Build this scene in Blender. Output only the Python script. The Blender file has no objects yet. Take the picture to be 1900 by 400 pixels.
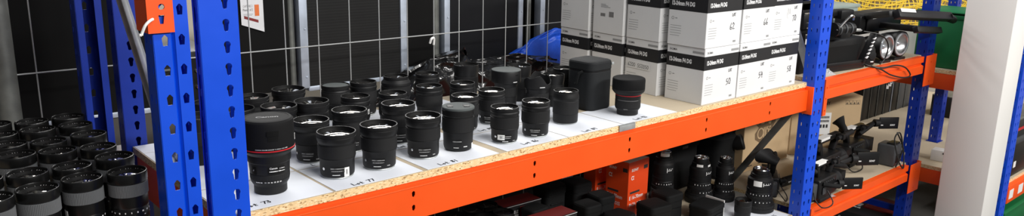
import bpy, bmesh, math, random
from mathutils import Matrix, Vector, noise
random.seed(4)
SC = bpy.context.scene
COL = SC.collection
PI = math.pi

# ------------------------------------------------------------------ camera
YAW, PITCH, ROLL, FPX = 0.721796, 0.235038, 0.01883, 1445.5
fw = Vector((math.sin(YAW)*math.cos(PITCH), math.cos(YAW)*math.cos(PITCH), -math.sin(PITCH)))
rt = Vector((math.cos(YAW), -math.sin(YAW), 0)); up = rt.cross(fw)
r2 = rt*math.cos(ROLL)+up*math.sin(ROLL); u2 = up*math.cos(ROLL)-rt*math.sin(ROLL)
cd = bpy.data.cameras.new('camera'); cam = bpy.data.objects.new('camera', cd); COL.objects.link(cam)
cd.sensor_width = 36; cd.lens = FPX/1900*36; cd.clip_start = .02; cd.clip_end = 60
cam.matrix_world = Matrix(((r2.x, u2.x, -fw.x, -.555), (r2.y, u2.y, -fw.y, -1.508), (r2.z, u2.z, -fw.z, .6), (0, 0, 0, 1)))
SC.camera = cam
# ------------------------------------------------------------------ world + lights
w = bpy.data.worlds.new('world'); SC.world = w; w.use_nodes = True
bg = w.node_tree.nodes['Background']; bg.inputs[0].default_value = (.93, .96, 1, 1); bg.inputs[1].default_value = .17
def area(name, loc, rot, sx, sy, power, color=(1, .98, .95)):
    l = bpy.data.lights.new(name, 'AREA'); l.shape = 'RECTANGLE'; l.size = sx; l.size_y = sy; l.energy = power; l.color = color
    o = bpy.data.objects.new(name, l); COL.objects.link(o); o.location = loc; o.rotation_euler = rot
    return o
for x, y, z, rx, sx, p in ((.2, -4.2, 2.4, 1.05, 1.8, 135), (2.4, -4.4, 2.4, 1.05, 1.8, 200), (5.6, -4.2, 2.4, 1.0, 1.8, 115), (1.2, -1.3, 2.7, .15, 2.4, 60), (4.6, -1.2, 2.7, .15, 2.4, 60), (2.6, 2.3, 2.6, -.3, 5.0, 70), (3.0, 3.4, 2.6, -.5, 5.0, 100), (3.4, 5.0, 2.6, -.7, 5.0, 150)):
    area('ceiling_lamp', (x, y, z), (rx, 0, 0), sx, .3, p)
SC.view_settings.view_transform = 'Standard'; SC.view_settings.look = 'None'
SC.view_settings.gamma = 1; SC.view_settings.use_curve_mapping = False; SC.view_settings.exposure = -.35

# ------------------------------------------------------------------ materials
def lin(c): return c/12.92 if c <= .04045 else ((c+.055)/1.055)**2.4
def rgb(r, g, b): return (lin(r/255), lin(g/255), lin(b/255), 1)
def mat(name, c, rough=.5, metal=0., spec=.5, coat=0., bump=0., bscale=200., vary=0., vscale=8., alpha=1., trans=0.):
    m = bpy.data.materials.new(name); m.use_nodes = True; nt = m.node_tree; p = nt.nodes['Principled BSDF']
    col = rgb(*c)
    p.inputs['Base Color'].default_value = col; p.inputs['Roughness'].default_value = rough; p.inputs['Metallic'].default_value = metal
    p.inputs['Specular IOR Level'].default_value = spec; p.inputs['Coat Weight'].default_value = coat; p.inputs['Coat Roughness'].default_value = .04
    p.inputs['Alpha'].default_value = alpha; p.inputs['Transmission Weight'].default_value = trans
    tc = nt.nodes.new('ShaderNodeTexCoord')
    n = nt.nodes.new('ShaderNodeTexNoise'); n.inputs['Scale'].default_value = vscale; n.inputs['Detail'].default_value = 5
    nt.links.new(tc.outputs['Object'], n.inputs['Vector'])
    if vary:
        mx = nt.nodes.new('ShaderNodeMix'); mx.data_type = 'RGBA'; mx.blend_type = 'MULTIPLY'; mx.inputs[0].default_value = 1
        r = nt.nodes.new('ShaderNodeMapRange'); r.inputs['From Min'].default_value = .3; r.inputs['From Max'].default_value = .7
        r.inputs['To Min'].default_value = 1-vary; r.inputs['To Max'].default_value = 1
        nt.links.new(n.outputs['Fac'], r.inputs['Value']); mx.inputs[6].default_value = col
        nt.links.new(r.outputs[0], mx.inputs[7]); nt.links.new(mx.outputs[2], p.inputs['Base Color'])
    rr = nt.nodes.new('ShaderNodeMapRange'); rr.inputs['To Min'].default_value = max(0, rough-.05); rr.inputs['To Max'].default_value = min(1, rough+.05)
    nt.links.new(n.outputs['Fac'], rr.inputs['Value']); nt.links.new(rr.outputs[0], p.inputs['Roughness'])
    if bump:
        b = nt.nodes.new('ShaderNodeTexNoise'); b.inputs['Scale'].default_value = bscale; nt.links.new(tc.outputs['Object'], b.inputs['Vector'])
        bn = nt.nodes.new('ShaderNodeBump'); bn.inputs['Strength'].default_value = bump; bn.inputs['Distance'].default_value = .002
        nt.links.new(b.outputs['Fac'], bn.inputs['Height']); nt.links.new(bn.outputs[0], p.inputs['Normal'])
    return m
M = {}
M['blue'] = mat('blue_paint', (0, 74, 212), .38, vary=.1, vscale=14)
M['blue_shaded'] = mat('shaded_blue_paint', (3, 44, 150), .4, vary=.18, vscale=14)  # same rack blue, with the shade on the far uprights painted into the colour
M['orange'] = mat('orange_paint', (242, 84, 12), .45, vary=.08, vscale=9)
M['wire'] = mat('galvanised_wire', (168, 170, 170), .5, metal=.25)
M['galv'] = mat('galvanised_steel', (186, 190, 190), .42, metal=.4, vary=.3, vscale=30)
M['galv_dull'] = mat('dull_galvanised_steel', (120, 122, 118), .55, metal=.5, vary=.35, vscale=25)
M['alu'] = mat('aluminium_edging', (190, 200, 215), .42, metal=.45, vary=.2, vscale=20)
M['chrome'] = mat('chrome', (225, 225, 225), .12, metal=1)
M['silver'] = mat('satin_silver', (215, 215, 215), .28, metal=.9)
M['brownprint'] = mat('brown_print', (120, 98, 72), .8)
M['black'] = mat('black_plastic', (19, 19, 20), .42, spec=0.35, bump=.05, bscale=900)
M['satin'] = mat('satin_black_barrel', (22, 22, 23), .5, spec=0.3, bump=.05, bscale=900)
M['rubber'] = mat('black_rubber', (25, 25, 26), .62, spec=0.3, bump=.08, bscale=700)
M['collar'] = mat('semi_gloss_collar', (21, 21, 22), .46, spec=.35)
M['gloss'] = mat('glossy_black_barrel', (15, 15, 15), .3, spec=.4)
M['cap'] = mat('matt_black_cap', (21, 21, 22), .7, spec=.15)
M['inner'] = mat('matt_black_interior', (9, 9, 9), .6, spec=0.2)
M['glass'] = mat('coated_front_glass', (10, 10, 12), .05, spec=1., coat=1.)
M['glass'].node_tree.nodes['Principled BSDF'].inputs['IOR'].default_value = 1.9
M['glass'].node_tree.nodes['Principled BSDF'].inputs['Specular Tint'].default_value = (1, .86, .70, 1)
M['grey_rubber'] = mat('grey_ribbed_rubber', (86, 88, 90), .7, bump=.1, bscale=500)
M['red'] = mat('red_ring', (190, 32, 40), .4)
M['white'] = mat('white_print', (225, 225, 225), .6)
M['greyprint'] = mat('grey_print', (150, 150, 150), .7)
M['darkprint'] = mat('dark_print', (45, 44, 44), .7)
M['ink'] = mat('marker_ink', (25, 25, 32), .7)
M['paper'] = mat('white_paper', (226, 230, 238), .75, vary=.03, vscale=5)
M['label'] = mat('white_sticker', (232, 232, 230), .6)
M['carton_white'] = mat('white_carton', (226, 226, 226), .55, vary=.03, vscale=7)
M['carton_black'] = mat('black_carton_print', (32, 32, 34), .45)
M['cardboard'] = mat('brown_cardboard', (205, 176, 136), .8, vary=.12, vscale=6)
M['orange_card'] = mat('orange_card', (232, 74, 26), .4, vary=.06, vscale=9)
M['fabric'] = mat('black_nylon', (17, 18, 19), .8, spec=0.25, bump=.35, bscale=900, vary=.2, vscale=20)
M['pouch'] = mat('charcoal_nylon', (27, 29, 31), .75, spec=0.3, bump=.3, bscale=1100, vary=.12, vscale=20)
M['dark_grey'] = mat('dark_grey_plastic', (62, 64, 67), .5)
M['darkred'] = mat('dark_red_card', (122, 34, 32), .45)
M['capgrey'] = mat('grey_lens_cap', (84, 89, 89), .7, spec=.15, vary=.08, vscale=30)
M['bag'] = mat('black_polythene', (16, 16, 17), .22, coat=.4)
M['tarp'] = mat('blue_tarpaulin', (28, 88, 215), .38, bump=.5, bscale=90, vary=.2, vscale=20)
M['clear'] = mat('clear_plastic_bag', (205, 210, 214), .15, alpha=.35, coat=1)
M['green'] = mat('green_plastic', (0, 104, 54), .5, vary=.1, vscale=4)
M['yellow'] = mat('yellow_net_cord', (240, 205, 60), .6)
M['column'] = mat('white_column_paint', (232, 230, 226), .6, vary=.03, vscale=3)
M['concrete'] = mat('concrete_floor', (92, 90, 86), .7, vary=.25, vscale=4)
M['wall'] = mat('beige_wall', (200, 192, 178), .8, vary=.08, vscale=1.5)
M['wall_dark'] = mat('grey_brown_lining', (74, 71, 67), .8, vary=.15, vscale=5)
M['panel'] = mat('black_panel', (12, 12, 12), .6, spec=0.12, vary=.15, vscale=3)
M['panel_blue'] = mat('blue_black_panel', (15, 16, 20), .55, spec=.2, vary=.2, vscale=4)
M['signwhite'] = mat('sign_paper', (214, 214, 216), .6)
M['signorange'] = mat('sign_orange', (214, 110, 50), .6)
M['brick'] = mat('rust_card', (150, 62, 40), .6)
M['teal'] = mat('grey_green_plastic', (150, 164, 158), .35)
M['cable'] = mat('cable_sheath', (20, 20, 20), .45)
M['lamp_glass'] = mat('ribbed_lamp_glass', (190, 195, 200), .12, metal=.6)

def ribbed_panel():
    m = mat('fluted_black_panel', (31, 31, 31), .6, spec=.15, vary=.12, vscale=3); nt = m.node_tree; p = nt.nodes['Principled BSDF']
    tc = nt.nodes.new('ShaderNodeTexCoord'); wv = nt.nodes.new('ShaderNodeTexWave'); wv.bands_direction = 'Z'; wv.inputs['Scale'].default_value = 31
    wv.inputs['Distortion'].default_value = .4
    nt.links.new(tc.outputs['Object'], wv.inputs['Vector']); b = nt.nodes.new('ShaderNodeBump'); b.inputs['Strength'].default_value = .10; b.inputs['Distance'].default_value = .002
    nt.links.new(wv.outputs['Fac'], b.inputs['Height']); nt.links.new(b.outputs[0], p.inputs['Normal']); return m
M['fluted'] = ribbed_panel()
def chipboard(name, base, dark, light, sc, amt):
    m = bpy.data.materials.new(name); m.use_nodes = True; nt = m.node_tree; p = nt.nodes['Principled BSDF']; p.inputs['Roughness'].default_value = .75
    tc = nt.nodes.new('ShaderNodeTexCoord'); mp = nt.nodes.new('ShaderNodeMapping'); mp.inputs['Scale'].default_value = (sc, sc, sc*2.2)
    nt.links.new(tc.outputs['Object'], mp.inputs['Vector'])
    v = nt.nodes.new('ShaderNodeTexVoronoi'); v.inputs['Scale'].default_value = 1; v.inputs['Randomness'].default_value = 1
    n = nt.nodes.new('ShaderNodeTexNoise'); n.inputs['Scale'].default_value = 1.6; n.inputs['Detail'].default_value = 4
    nt.links.new(mp.outputs[0], v.inputs['Vector']); nt.links.new(mp.outputs[0], n.inputs['Vector'])
    sep = nt.nodes.new('ShaderNodeSeparateColor'); nt.links.new(v.outputs['Color'], sep.inputs[0])
    r = nt.nodes.new('ShaderNodeValToRGB'); e = r.color_ramp.elements
    e[0].position = .0; e[0].color = rgb(*dark); e[1].position = 1; e[1].color = rgb(*light)
    a = e.new(.22); a.color = rgb(*base); b = e.new(.75); b.color = rgb(*base)
    mx = nt.nodes.new('ShaderNodeMath'); mx.operation = 'MULTIPLY_ADD'; mx.inputs[1].default_value = amt; mx.inputs[2].default_value = (1-amt)*.45
    nt.links.new(sep.outputs[0], mx.inputs[0])
    m2 = nt.nodes.new('ShaderNodeMath'); m2.operation = 'MULTIPLY_ADD'; m2.inputs[1].default_value = .3; nt.links.new(n.outputs['Fac'], m2.inputs[0]); nt.links.new(mx.outputs[0], m2.inputs[2])
    m3 = nt.nodes.new('ShaderNodeMath'); m3.operation = 'SUBTRACT'; m3.inputs[1].default_value = .15; nt.links.new(m2.outputs[0], m3.inputs[0])
    nt.links.new(m3.outputs[0], r.inputs[0]); nt.links.new(r.outputs[0], p.inputs['Base Color'])
    return m
M['board'] = chipboard('chipboard_face', (182, 168, 145), (164, 148, 124), (196, 184, 162), 300, .6)
M['edge'] = chipboard('chipboard_edge', (228, 200, 150), (150, 112, 66), (246, 228, 190), 190, 1.)

# ------------------------------------------------------------------ mesh helpers
def T(x, y, z): return Matrix.Translation((x, y, z))
def RX(a): return Matrix.Rotation(a, 4, 'X')
def RY(a): return Matrix.Rotation(a, 4, 'Y')
def RZ(a): return Matrix.Rotation(a, 4, 'Z')
_text = {}
def curve_mesh(cu):
    o = bpy.data.objects.new('tmp', cu); COL.objects.link(o); dg = bpy.context.evaluated_depsgraph_get()
    me = bpy.data.meshes.new_from_object(o.evaluated_get(dg)); v = [tuple(p.co) for p in me.vertices]; f = [tuple(q.vertices) for q in me.polygons]
    bpy.data.objects.remove(o); bpy.data.curves.remove(cu); bpy.data.meshes.remove(me); return v, f
def text_geo(s, bold=0.):
    if (s, bold) not in _text:
        cu = bpy.data.curves.new('t', 'FONT'); cu.body = s; cu.size = 1; cu.align_x = 'CENTER'; cu.align_y = 'CENTER'; cu.resolution_u = 2; cu.offset = bold
        _text[(s, bold)] = curve_mesh(cu)
    return _text[(s, bold)]
def plate_geo(w, h, holes, t):
    """plate in local x (0..w), z (0..h), extruded along y by t, with real holes"""
    rj = random.Random(3)
    for attempt in range(12):
        cu = bpy.data.curves.new('p', 'CURVE'); cu.dimensions = '2D'; cu.fill_mode = 'BOTH'; cu.extrude = t/2; j = .00012*(attempt > 0)
        for poly in [[(0, 0), (w, 0), (w, h), (0, h)]]+holes:
            s = cu.splines.new('POLY'); s.points.add(len(poly)-1); s.use_cyclic_u = True; dx, dy = (rj.uniform(-j, j), rj.uniform(-j, j)) if poly in holes else (0, 0)
            for p, q in zip(s.points, poly): p.co = (q[0]+dx, q[1]+dy, 0, 1)
        v, f = curve_mesh(cu); ar = 0
        for q in f:
            if max(v[i][2] for i in q)-min(v[i][2] for i in q) < 1e-7:
                for a, b in zip(q[1:], q[2:]): ar += abs((v[a][0]-v[q[0]][0])*(v[b][1]-v[q[0]][1])-(v[b][0]-v[q[0]][0])*(v[a][1]-v[q[0]][1]))/2
        ha = sum(abs(sum(p[0]*q[1]-q[0]*p[1] for p, q in zip(hh, hh[1:]+hh[:1])))/2 for hh in holes)
        if abs(ar/2-(w*h-ha)) < .03*w*h: break
    return [(a, c, b) for a, b, c in v], f
def pent(x, z, w=.0115, h=.02): return [(x-w*.38, z-h/2), (x+w*.38, z-h/2), (x+w/2, z+h*.22), (x+w*.1, z+h/2), (x-w*.1, z+h/2), (x-w/2, z+h*.22)]
def keyhole(x, z, r=.0066, h=.024):
    p = [(x+r*math.sin(a), z+h/2-r+r*math.cos(a)) for a in [2.3*k/7 for k in range(-7, 8)]]; q = r*.62
    return p+[(x+q*math.cos(a), z-h/2+q+q*math.sin(a)) for a in [-PI*k/6 for k in range(0, 7)]]
def circ(x, z, r, n=12): return [(x+r*math.cos(2*PI*k/n), z+r*math.sin(2*PI*k/n)) for k in range(n)]

class MB:
    def __init__(self): self.bm = bmesh.new()
    def add(self, v, f, m=None, mi=0, smooth=False):
        m = m or Matrix(); vs = [self.bm.verts.new(m @ Vector(p)) for p in v]
        for q in f:
            try:
                fc = self.bm.faces.new([vs[i] for i in q]); fc.material_index = mi; fc.smooth = smooth
            except ValueError: pass
        return self
    def box(self, x0, x1, y0, y1, z0, z1, bev=0., m=None, mi=0, seg=2):
        b = bmesh.new(); bmesh.ops.create_cube(b, size=1)
        for v in b.verts: v.co = Vector(((x0+x1)/2+v.co.x*(x1-x0), (y0+y1)/2+v.co.y*(y1-y0), (z0+z1)/2+v.co.z*(z1-z0)))
        if bev: bmesh.ops.bevel(b, geom=b.edges[:], offset=bev, segments=seg, profile=.5, affect='EDGES')
        b.verts.index_update(); self.add([v.co[:] for v in b.verts], [[v.index for v in f.verts] for f in b.faces], m, mi, bev > 0 and seg > 1); b.free(); return self
    def lathe(self, prof, seg=48, m=None, rib=None, amp=.0005, arc=None, smooth=True, cap0=False, cap1=False, mis=None, mi=0, zmod=None):
        v = []; n = len(prof); rib = rib or ()
        for k in range(seg):
            a = 2*PI*k/seg
            for i, p in enumerate(prof):
                r = p[0]
                if i in rib and k % 2 and (arc is None or abs(math.sin(a/2+PI/4)) > arc): r -= amp
                z = p[1]
                if zmod: z = zmod(i, a, z)
                v.append((r*math.sin(a), -r*math.cos(a), z))
        vs = [self.bm.verts.new((m or Matrix()) @ Vector(p)) for p in v]
        for k in range(seg):
            k2 = (k+1) % seg
            for i in range(n-1):
                q = [vs[k*n+i], vs[k2*n+i], vs[k2*n+i+1], vs[k*n+i+1]]
                if prof[i][0] < 1e-7: q = [q[0], q[2], q[3]]
                elif prof[i+1][0] < 1e-7: q = [q[0], q[1], q[2]]
                try:
                    f = self.bm.faces.new(q); f.smooth = smooth; f.material_index = mis[i] if mis else mi
                except ValueError: pass
        if cap0: f = self.bm.faces.new([vs[k*n] for k in range(seg)][::-1]); f.material_index = mi
        if cap1: f = self.bm.faces.new([vs[k*n+n-1] for k in range(seg)]); f.material_index = mis[-1] if mis else mi
        return self
    def rrect(self, w_, d, r, levels, m=None, mi=0, n=6):
        rings = []
        for ins, z in levels:
            rr = max(.0005, r-ins); ring = []
            for cx, cy, a0 in ((1, 1, 0), (-1, 1, 90), (-1, -1, 180), (1, -1, 270)):
                for k in range(n+1):
                    a = math.radians(a0+90*k/n); ring.append((cx*(w_/2-ins-rr)+rr*math.cos(a), cy*(d/2-ins-rr)+rr*math.sin(a), z))
            rings.append(ring)
        N = len(rings[0]); v = [p for q in rings for p in q]; f = [(i*N+k, i*N+(k+1) % N, (i+1)*N+(k+1) % N, (i+1)*N+k) for i in range(len(rings)-1) for k in range(N)]
        return self.add(v, f+[tuple(range(N))[::-1], tuple(range(N*(len(rings)-1), N*len(rings)))], m, mi, True)
    def cyl(self, p0, p1, r, r1=None, seg=16, mi=0, cap=True, smooth=True):
        p0 = Vector(p0); p1 = Vector(p1); d = p1-p0; q = d.to_track_quat('Z', 'Y').to_matrix().to_4x4()
        r1 = r if r1 is None else r1
        return self.lathe([(r, 0), (r1, d.length)], seg, Matrix.Translation(p0) @ q, cap0=cap, cap1=cap, mi=mi, smooth=smooth)
    def tube(self, pts, r, seg=8, mi=0):
        pts = [Vector(p) for p in pts]; rings = []
        if 3 < len(pts) < 14:
            o = []
            for i in range(len(pts)-1):
                a, b, c, d = pts[max(0, i-1)], pts[i], pts[i+1], pts[min(len(pts)-1, i+2)]
                for k in range(6):
                    u = k/6; o.append(.5*((2*b)+(c-a)*u+(2*a-5*b+4*c-d)*u*u+(3*b-a-3*c+d)*u**3))
            pts = o+[pts[-1]]
        for i, p in enumerate(pts):
            d = (pts[min(i+1, len(pts)-1)]-pts[max(i-1, 0)]).normalized(); q = d.to_track_quat('Z', 'Y')
            rings.append([self.bm.verts.new(p+q @ Vector((r*math.cos(2*PI*k/seg), r*math.sin(2*PI*k/seg), 0))) for k in range(seg)])
        for a, b in zip(rings, rings[1:]):
            for k in range(seg):
                f = self.bm.faces.new([a[k], a[(k+1) % seg], b[(k+1) % seg], b[k]]); f.smooth = True; f.material_index = mi
        for a, s in ((rings[0], -1), (rings[-1], 1)): self.bm.faces.new(a[::s]).material_index = mi
        return self
    def bar(self, p0, p1, wd, th, mi=0, bev=0., side=None):
        p0 = Vector(p0); p1 = Vector(p1); d = p1-p0; z = d.normalized(); s = Vector(side or (1, 0, 0)); y = z.cross(s).normalized(); x = y.cross(z)
        m = Matrix(((x.x, y.x, z.x, p0.x), (x.y, y.y, z.y, p0.y), (x.z, y.z, z.z, p0.z), (0, 0, 0, 1)))
        return self.box(-wd/2, wd/2, -th/2, th/2, 0, d.length, bev, m, mi)
    def text(self, s, size, m, mi=0, bold=0., wid=None):
        v, f = text_geo(s, bold); sx = size
        if wid: xs = [p[0] for p in v]; sx = wid/(max(xs)-min(xs))
        return self.add([(p[0]*sx, p[1]*size, 0) for p in v], f, m, mi)
    def wrap(self, s, size, r, a0, z, mi=0, bold=0., wid=None, up=True):
        v, f = text_geo(s, bold); sx = size
        if wid: xs = [p[0] for p in v]; sx = wid/(max(xs)-min(xs))
        o = []
        for p in v: a = a0+p[0]*sx/r; o.append((r*math.sin(a), -r*math.cos(a), z+p[1]*size))
        return self.add(o, f, None, mi)
    def patch(self, r, a0, a1, z0, z1, t=.0006, mi=0, n=8):
        v = []; f = []
        for k in range(n+1):
            a = a0+(a1-a0)*k/n
            for rr, z in ((r, z0), (r+t, z0), (r+t, z1), (r, z1)): v.append((rr*math.sin(a), -rr*math.cos(a), z))
        for k in range(n):
            b = 4*k
            for i in range(4): f.append((b+i, b+4+i, b+4+(i+1) % 4, b+(i+1) % 4))
        f += [(0, 1, 2, 3), (4*n+3, 4*n+2, 4*n+1, 4*n)]
        return self.add(v, f, None, mi)
    def stroke(self, lines, size, m, wd=.0011, mi=0):
        for ln in lines:
            for a, b in zip(ln, ln[1:]):
                a = Vector((a[0]*size, a[1]*size, 0)); b = Vector((b[0]*size, b[1]*size, 0)); d = (b-a).normalized()*wd*.5; n = Vector((-d.y, d.x, 0))
                self.add([a-d+n, a-d-n, b+d-n, b+d+n], [(0, 1, 2, 3)], m, mi)
        return self
    def build(self, name, mats, parent=None, label=None, ang=24):
        me = bpy.data.meshes.new(name); self.bm.normal_update()
        bmesh.ops.recalc_face_normals(self.bm, faces=[f for f in self.bm.faces])
        self.bm.to_mesh(me); self.bm.free()
        for m in (mats if isinstance(mats, (list, tuple)) else [mats]): me.materials.append(M[m])
        if any(p.use_smooth for p in me.polygons): me.set_sharp_from_angle(angle=math.radians(ang))
        o = bpy.data.objects.new(name, me); COL.objects.link(o)
        if parent is not None: o.parent = parent
        if label: o['label'] = label
        return o
def thing(name, label, cat, loc=(0, 0, 0), rz=0., group=None, sc=1.):
    o = bpy.data.objects.new(name, None); COL.objects.link(o); o.empty_display_size = .02
    o.location = loc; o.rotation_euler = (0, 0, rz); o.scale = (sc, sc, sc); return tag(o, label, cat, group)
def tag(o, label, cat, group=None):
    o['label'] = label; o['category'] = cat
    if group: o['group'] = group
    return o
def struct(name, mb, mats, label=None):
    o = mb.build(name, mats); o['kind'] = 'structure'
    if label: o['label'] = label
    return o
def dup(root, label, loc, rz, group=None, sc=1.):
    r = root.copy(); COL.objects.link(r); r.location = loc; r.rotation_euler = (0, 0, rz); r.scale = (sc, sc, sc); r['label'] = label
    if group: r['group'] = group
    for ch in list(root.children):
        c = ch.copy(); COL.objects.link(c); c.parent = r
        for g in list(ch.children):
            d = g.copy(); COL.objects.link(d); d.parent = c
    return r
def face(x, y): return -math.atan2(x+.555, y+1.508)      # turns a thing's local -Y side towards the aisle where the picture was taken

# handwriting, strokes in a unit em
G = {'0': [[(.3, .9), (.1, .6), (.15, .1), (.4, .05), (.55, .5), (.4, .9), (.25, .85)]], '1': [[(.3, .9), (.25, .0)]],
     '3': [[(.1, .85), (.4, .9), (.45, .65), (.2, .5), (.5, .35), (.4, .05), (.05, .1)]], '4': [[(.3, .9), (.08, .4), (.55, .45)], [(.45, .75), (.4, -.05)]],
     '5': [[(.55, .9), (.2, .85), (.15, .5), (.45, .5), (.45, .15), (.05, .02)]], '6': [[(.45, .95), (.15, .5), (.1, .1), (.4, .02), (.5, .3), (.15, .35)]],
     '7': [[(.05, .85), (.55, .9), (.25, 0)]], '8': [[(.5, .85), (.2, .9), (.15, .65), (.45, .35), (.35, .02), (.1, .1), (.2, .45), (.5, .85)]],
     '9': [[(.5, .8), (.2, .9), (.1, .6), (.4, .5), (.5, .85), (.4, 0)]], '2': [[(.1, .7), (.3, .95), (.5, .7), (.1, .05), (.55, .05)]],
     'L': [[(.1, .9), (.08, .05), (.5, .1)]], 'o': [[(.3, .45), (.1, .25), (.25, .02), (.45, .2), (.3, .45)]], 't': [[(.3, .8), (.25, .05), (.45, .05)], [(.08, .5), (.5, .55)]],
     'O': [[(.3, .9), (.05, .5), (.25, .05), (.5, .4), (.3, .9)]], 'T': [[(.0, .88), (.55, .92)], [(.28, .9), (.25, 0)]], ' ': []}
def hand(s):
    out = []; x = 0
    for c in s:
        out += [[(p[0]+x, p[1]) for p in ln] for ln in G[c]]; x += .62
    return out

# ------------------------------------------------------------------ the setting
FZ = -1.05
struct('floor', MB().box(-3, 9, -4, 6, FZ-.05, FZ), 'concrete')
struct('wall_back', MB().box(-3, 9, 2.3, 2.4, FZ, .62), 'wall')
struct('wall_right', MB().box(7.2, 7.3, -4, 2.3, FZ, 1.2), 'wall')
struct('column', MB().box(3.4, 3.6, -.377, -.173, FZ, 1.6, .004), 'column')

# ------------------------------------------------------------------ racking
def channel(mb, x0, x1, y0, depth, z0, z1, hole, pitch, zref, cols, fl_holes=True, groove=None, out=1, mi=0):
    """upright post: perforated web on y0, two flanges running back (out=1) or forward (out=-1)"""
    w_ = x1-x0; t = .0024; k0 = math.ceil((z0+.02-zref)/pitch); k1 = math.floor((z1-.02-zref)/pitch)
    zs = [zref+k*pitch-z0 for k in range(k0, k1+1)]
    spans = [(x0, x1)] if not groove else [(x0, groove-.004), (groove+.004, x1)]
    for a, b in spans:
        hs = [hole(c-a, z) for z in zs for c in cols if a < c < b]
        v, f = plate_geo(b-a, z1-z0, hs, t); mb.add(v, f, T(a, y0, z0), mi)
    if groove:
        for s in (-1, 1): mb.add([(groove+s*.004, y0, z0), (groove, y0+.005*out, z0), (groove, y0+.005*out, z1), (groove+s*.004, y0, z1)], [(0, 1, 2, 3)], None, mi)
    slot = lambda x, z: [(x-.002, z-.007), (x+.002, z-.007), (x+.002, z+.007), (x-.002, z+.007)]
    for x in (x0, x1):
        hs = [slot(.012, z) for z in zs] + [slot(depth-.014, z) for z in zs] if fl_holes else []
        v, f = plate_geo(depth, z1-z0, hs, t); mb.add(v, f, T(x, y0, z0) @ RZ(PI/2*out), mi)
    for x, s in ((x0, 1), (x1, -1)):
        ya, yb = sorted((y0+depth*out-t/2, y0+depth*out+t/2)); xa, xb = sorted((x, x+s*.015)); mb.box(xa, xb, ya, yb, z0, z1, 0, None, mi)
    mb.box(x0-.008, x1+.008, min(y0, y0+depth*out)-.01, max(y0, y0+depth*out)+.01, z0-.004, z0, 0, None, mi)
fr = thing('rack_upright_frame', 'bright blue rack frame with keyhole slots at the near corner of the lens shelf', 'rack frame')
mb = MB(); channel(mb, -.0375, .0365, -.03, .029, FZ+.004, .95, keyhole, .0427, .0125, (.0125,)); mb.build('front_upright', 'blue', fr)
mb = MB(); channel(mb, -.0125, .0385, .648, .05, FZ+.004, .95, keyhole, .0427, .0125, (.018,)); mb.build('rear_upright', 'blue_shaded', fr, 'shaded blue upright at the back corner of the board')
mb = MB(); mb.bar((-.0, .02, -.95), (-.0, .65, -.3), .028, .012, 0, .002); mb.build('brace', 'galv_dull', fr)
fr = thing('rack_upright_frame', 'blue rack frame with paired pointed holes and diagonal steel brace, beside the zoom lenses', 'rack frame')
mb = MB(); channel(mb, -.121, -.0585, -.03, .05, FZ+.004, .95, pent, .0555, .0437, (-.1013, -.0715), groove=-.087); mb.build('front_upright', 'blue', fr)
mb = MB(); channel(mb, -.107, -.05, .655, .05, FZ+.004, .95, pent, .0555, .0437, (-.076,), out=-1); mb.build('rear_upright', 'blue_shaded', fr)
mb = MB()
mb.bar((-.0885, .0, .125), (-.0885, .56, .79), .004, .034, 0)
for s in (-1, 1): mb.bar((-.094, -.0+s*.011, .125-s*.0093), (-.094, .56+s*.011, .79-s*.0093), .011, .005, 0, .0008)
mb.build('brace', 'galv', fr)
mb = MB(); mb.bar((-.0885, .01, -.9), (-.0885, .6, -.2), .012, .026, 0, .002); mb.build('lower_brace', 'galv_dull', fr)
fr = thing('rack_upright_frame', 'blue rack frame between the white cartons and the camera shelves', 'rack frame')
for nm, yy in (('front_upright', -.03), ('rear_upright', .63)):
    mb = MB(); channel(mb, 2.333, 2.415, yy, .05, FZ+.004, .95, lambda x, z: keyhole(x, z, .006, .02), .0476, .0175, (2.355, 2.393)); mb.build(nm, 'blue' if yy < 0 else 'blue_shaded', fr)
mb = MB(); mb.bar((2.372, .03, -.07), (2.372, .64, -.965), .012, .028, 0, .002); mb.build('lower_brace', 'galv_dull', fr)
mb = MB(); mb.bar((2.366, .005, .01), (2.366, .42, .94), .006, .03, 0, .001); mb.build('brace', 'galv', fr)
fr = thing('rack_upright_frame', 'blue rack frame at the far end of the camera shelves, before the white column', 'rack frame')
for nm, yy in (('front_upright', -.015), ('rear_upright', .63)):
    mb = MB(); channel(mb, 3.445, 3.53, yy, .05, FZ+.004, .95, lambda x, z: keyhole(x, z, .006, .02), .0476, .0175, (3.467, 3.507)); mb.build(nm, 'blue_shaded', fr)
mb = MB(); mb.box(3.478, 3.498, .03, .63, -.83, -.80); mb.build('cross_bar', 'blue_shaded', fr)

# front box beam of the lens shelf
def hole_pair(x, z): return [[(x-.0035, z-.004), (x+.001, z-.0075), (x+.0045, z-.002), (x+.0045, z+.006), (x, z+.0085), (x-.0045, z+.005)]]
def boxbeam(name, label, z1, z0, holes=True):
    t = thing(name, label, 'shelf beam')
    mb = MB(); hs = []
    if holes:
        for x in (.409, .809, 1.208, 1.608, 2.01): hs += hole_pair(x, z1-z0-.028)+hole_pair(x, z1-z0-.063)
    v, f = plate_geo(2.285, z1-z0-.012, hs, .002); mb.add(v, f, T(.04, -.011, z0))
    mb.box(.04, 2.33, -.009, .03, z0, z0+.002); mb.box(.04, 2.33, .0285, .0305, z0, z1-.001); mb.box(.04, 2.33, .004, .030, z1-.002, z1-.001)
    mb.box(.04, 2.325, -.0125, .004, z1-.012, z1-.0095, .0008); mb.box(.04, 2.325, .002, .004, z1-.011, z1-.001)
    mb.build('beam', 'orange', t)
    for x0, x1 in ((-.02, .04), (2.326, 2.332)):
        mb = MB(); mb.box(x0, x1, -.0335 if x0 > 1 else -.026, .03, z0-.015, z1+.004, .001); mb.build('end_connector', 'orange', t)
    MB().box(2.341, 2.407, -.0265, -.0235, z0-.02, z1-.01).build('connector_tongue', 'orange', t)
    return t
boxbeam('shelf_beam', 'long plain orange beam along the front of the lens shelf', -.0192, -.112)
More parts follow.
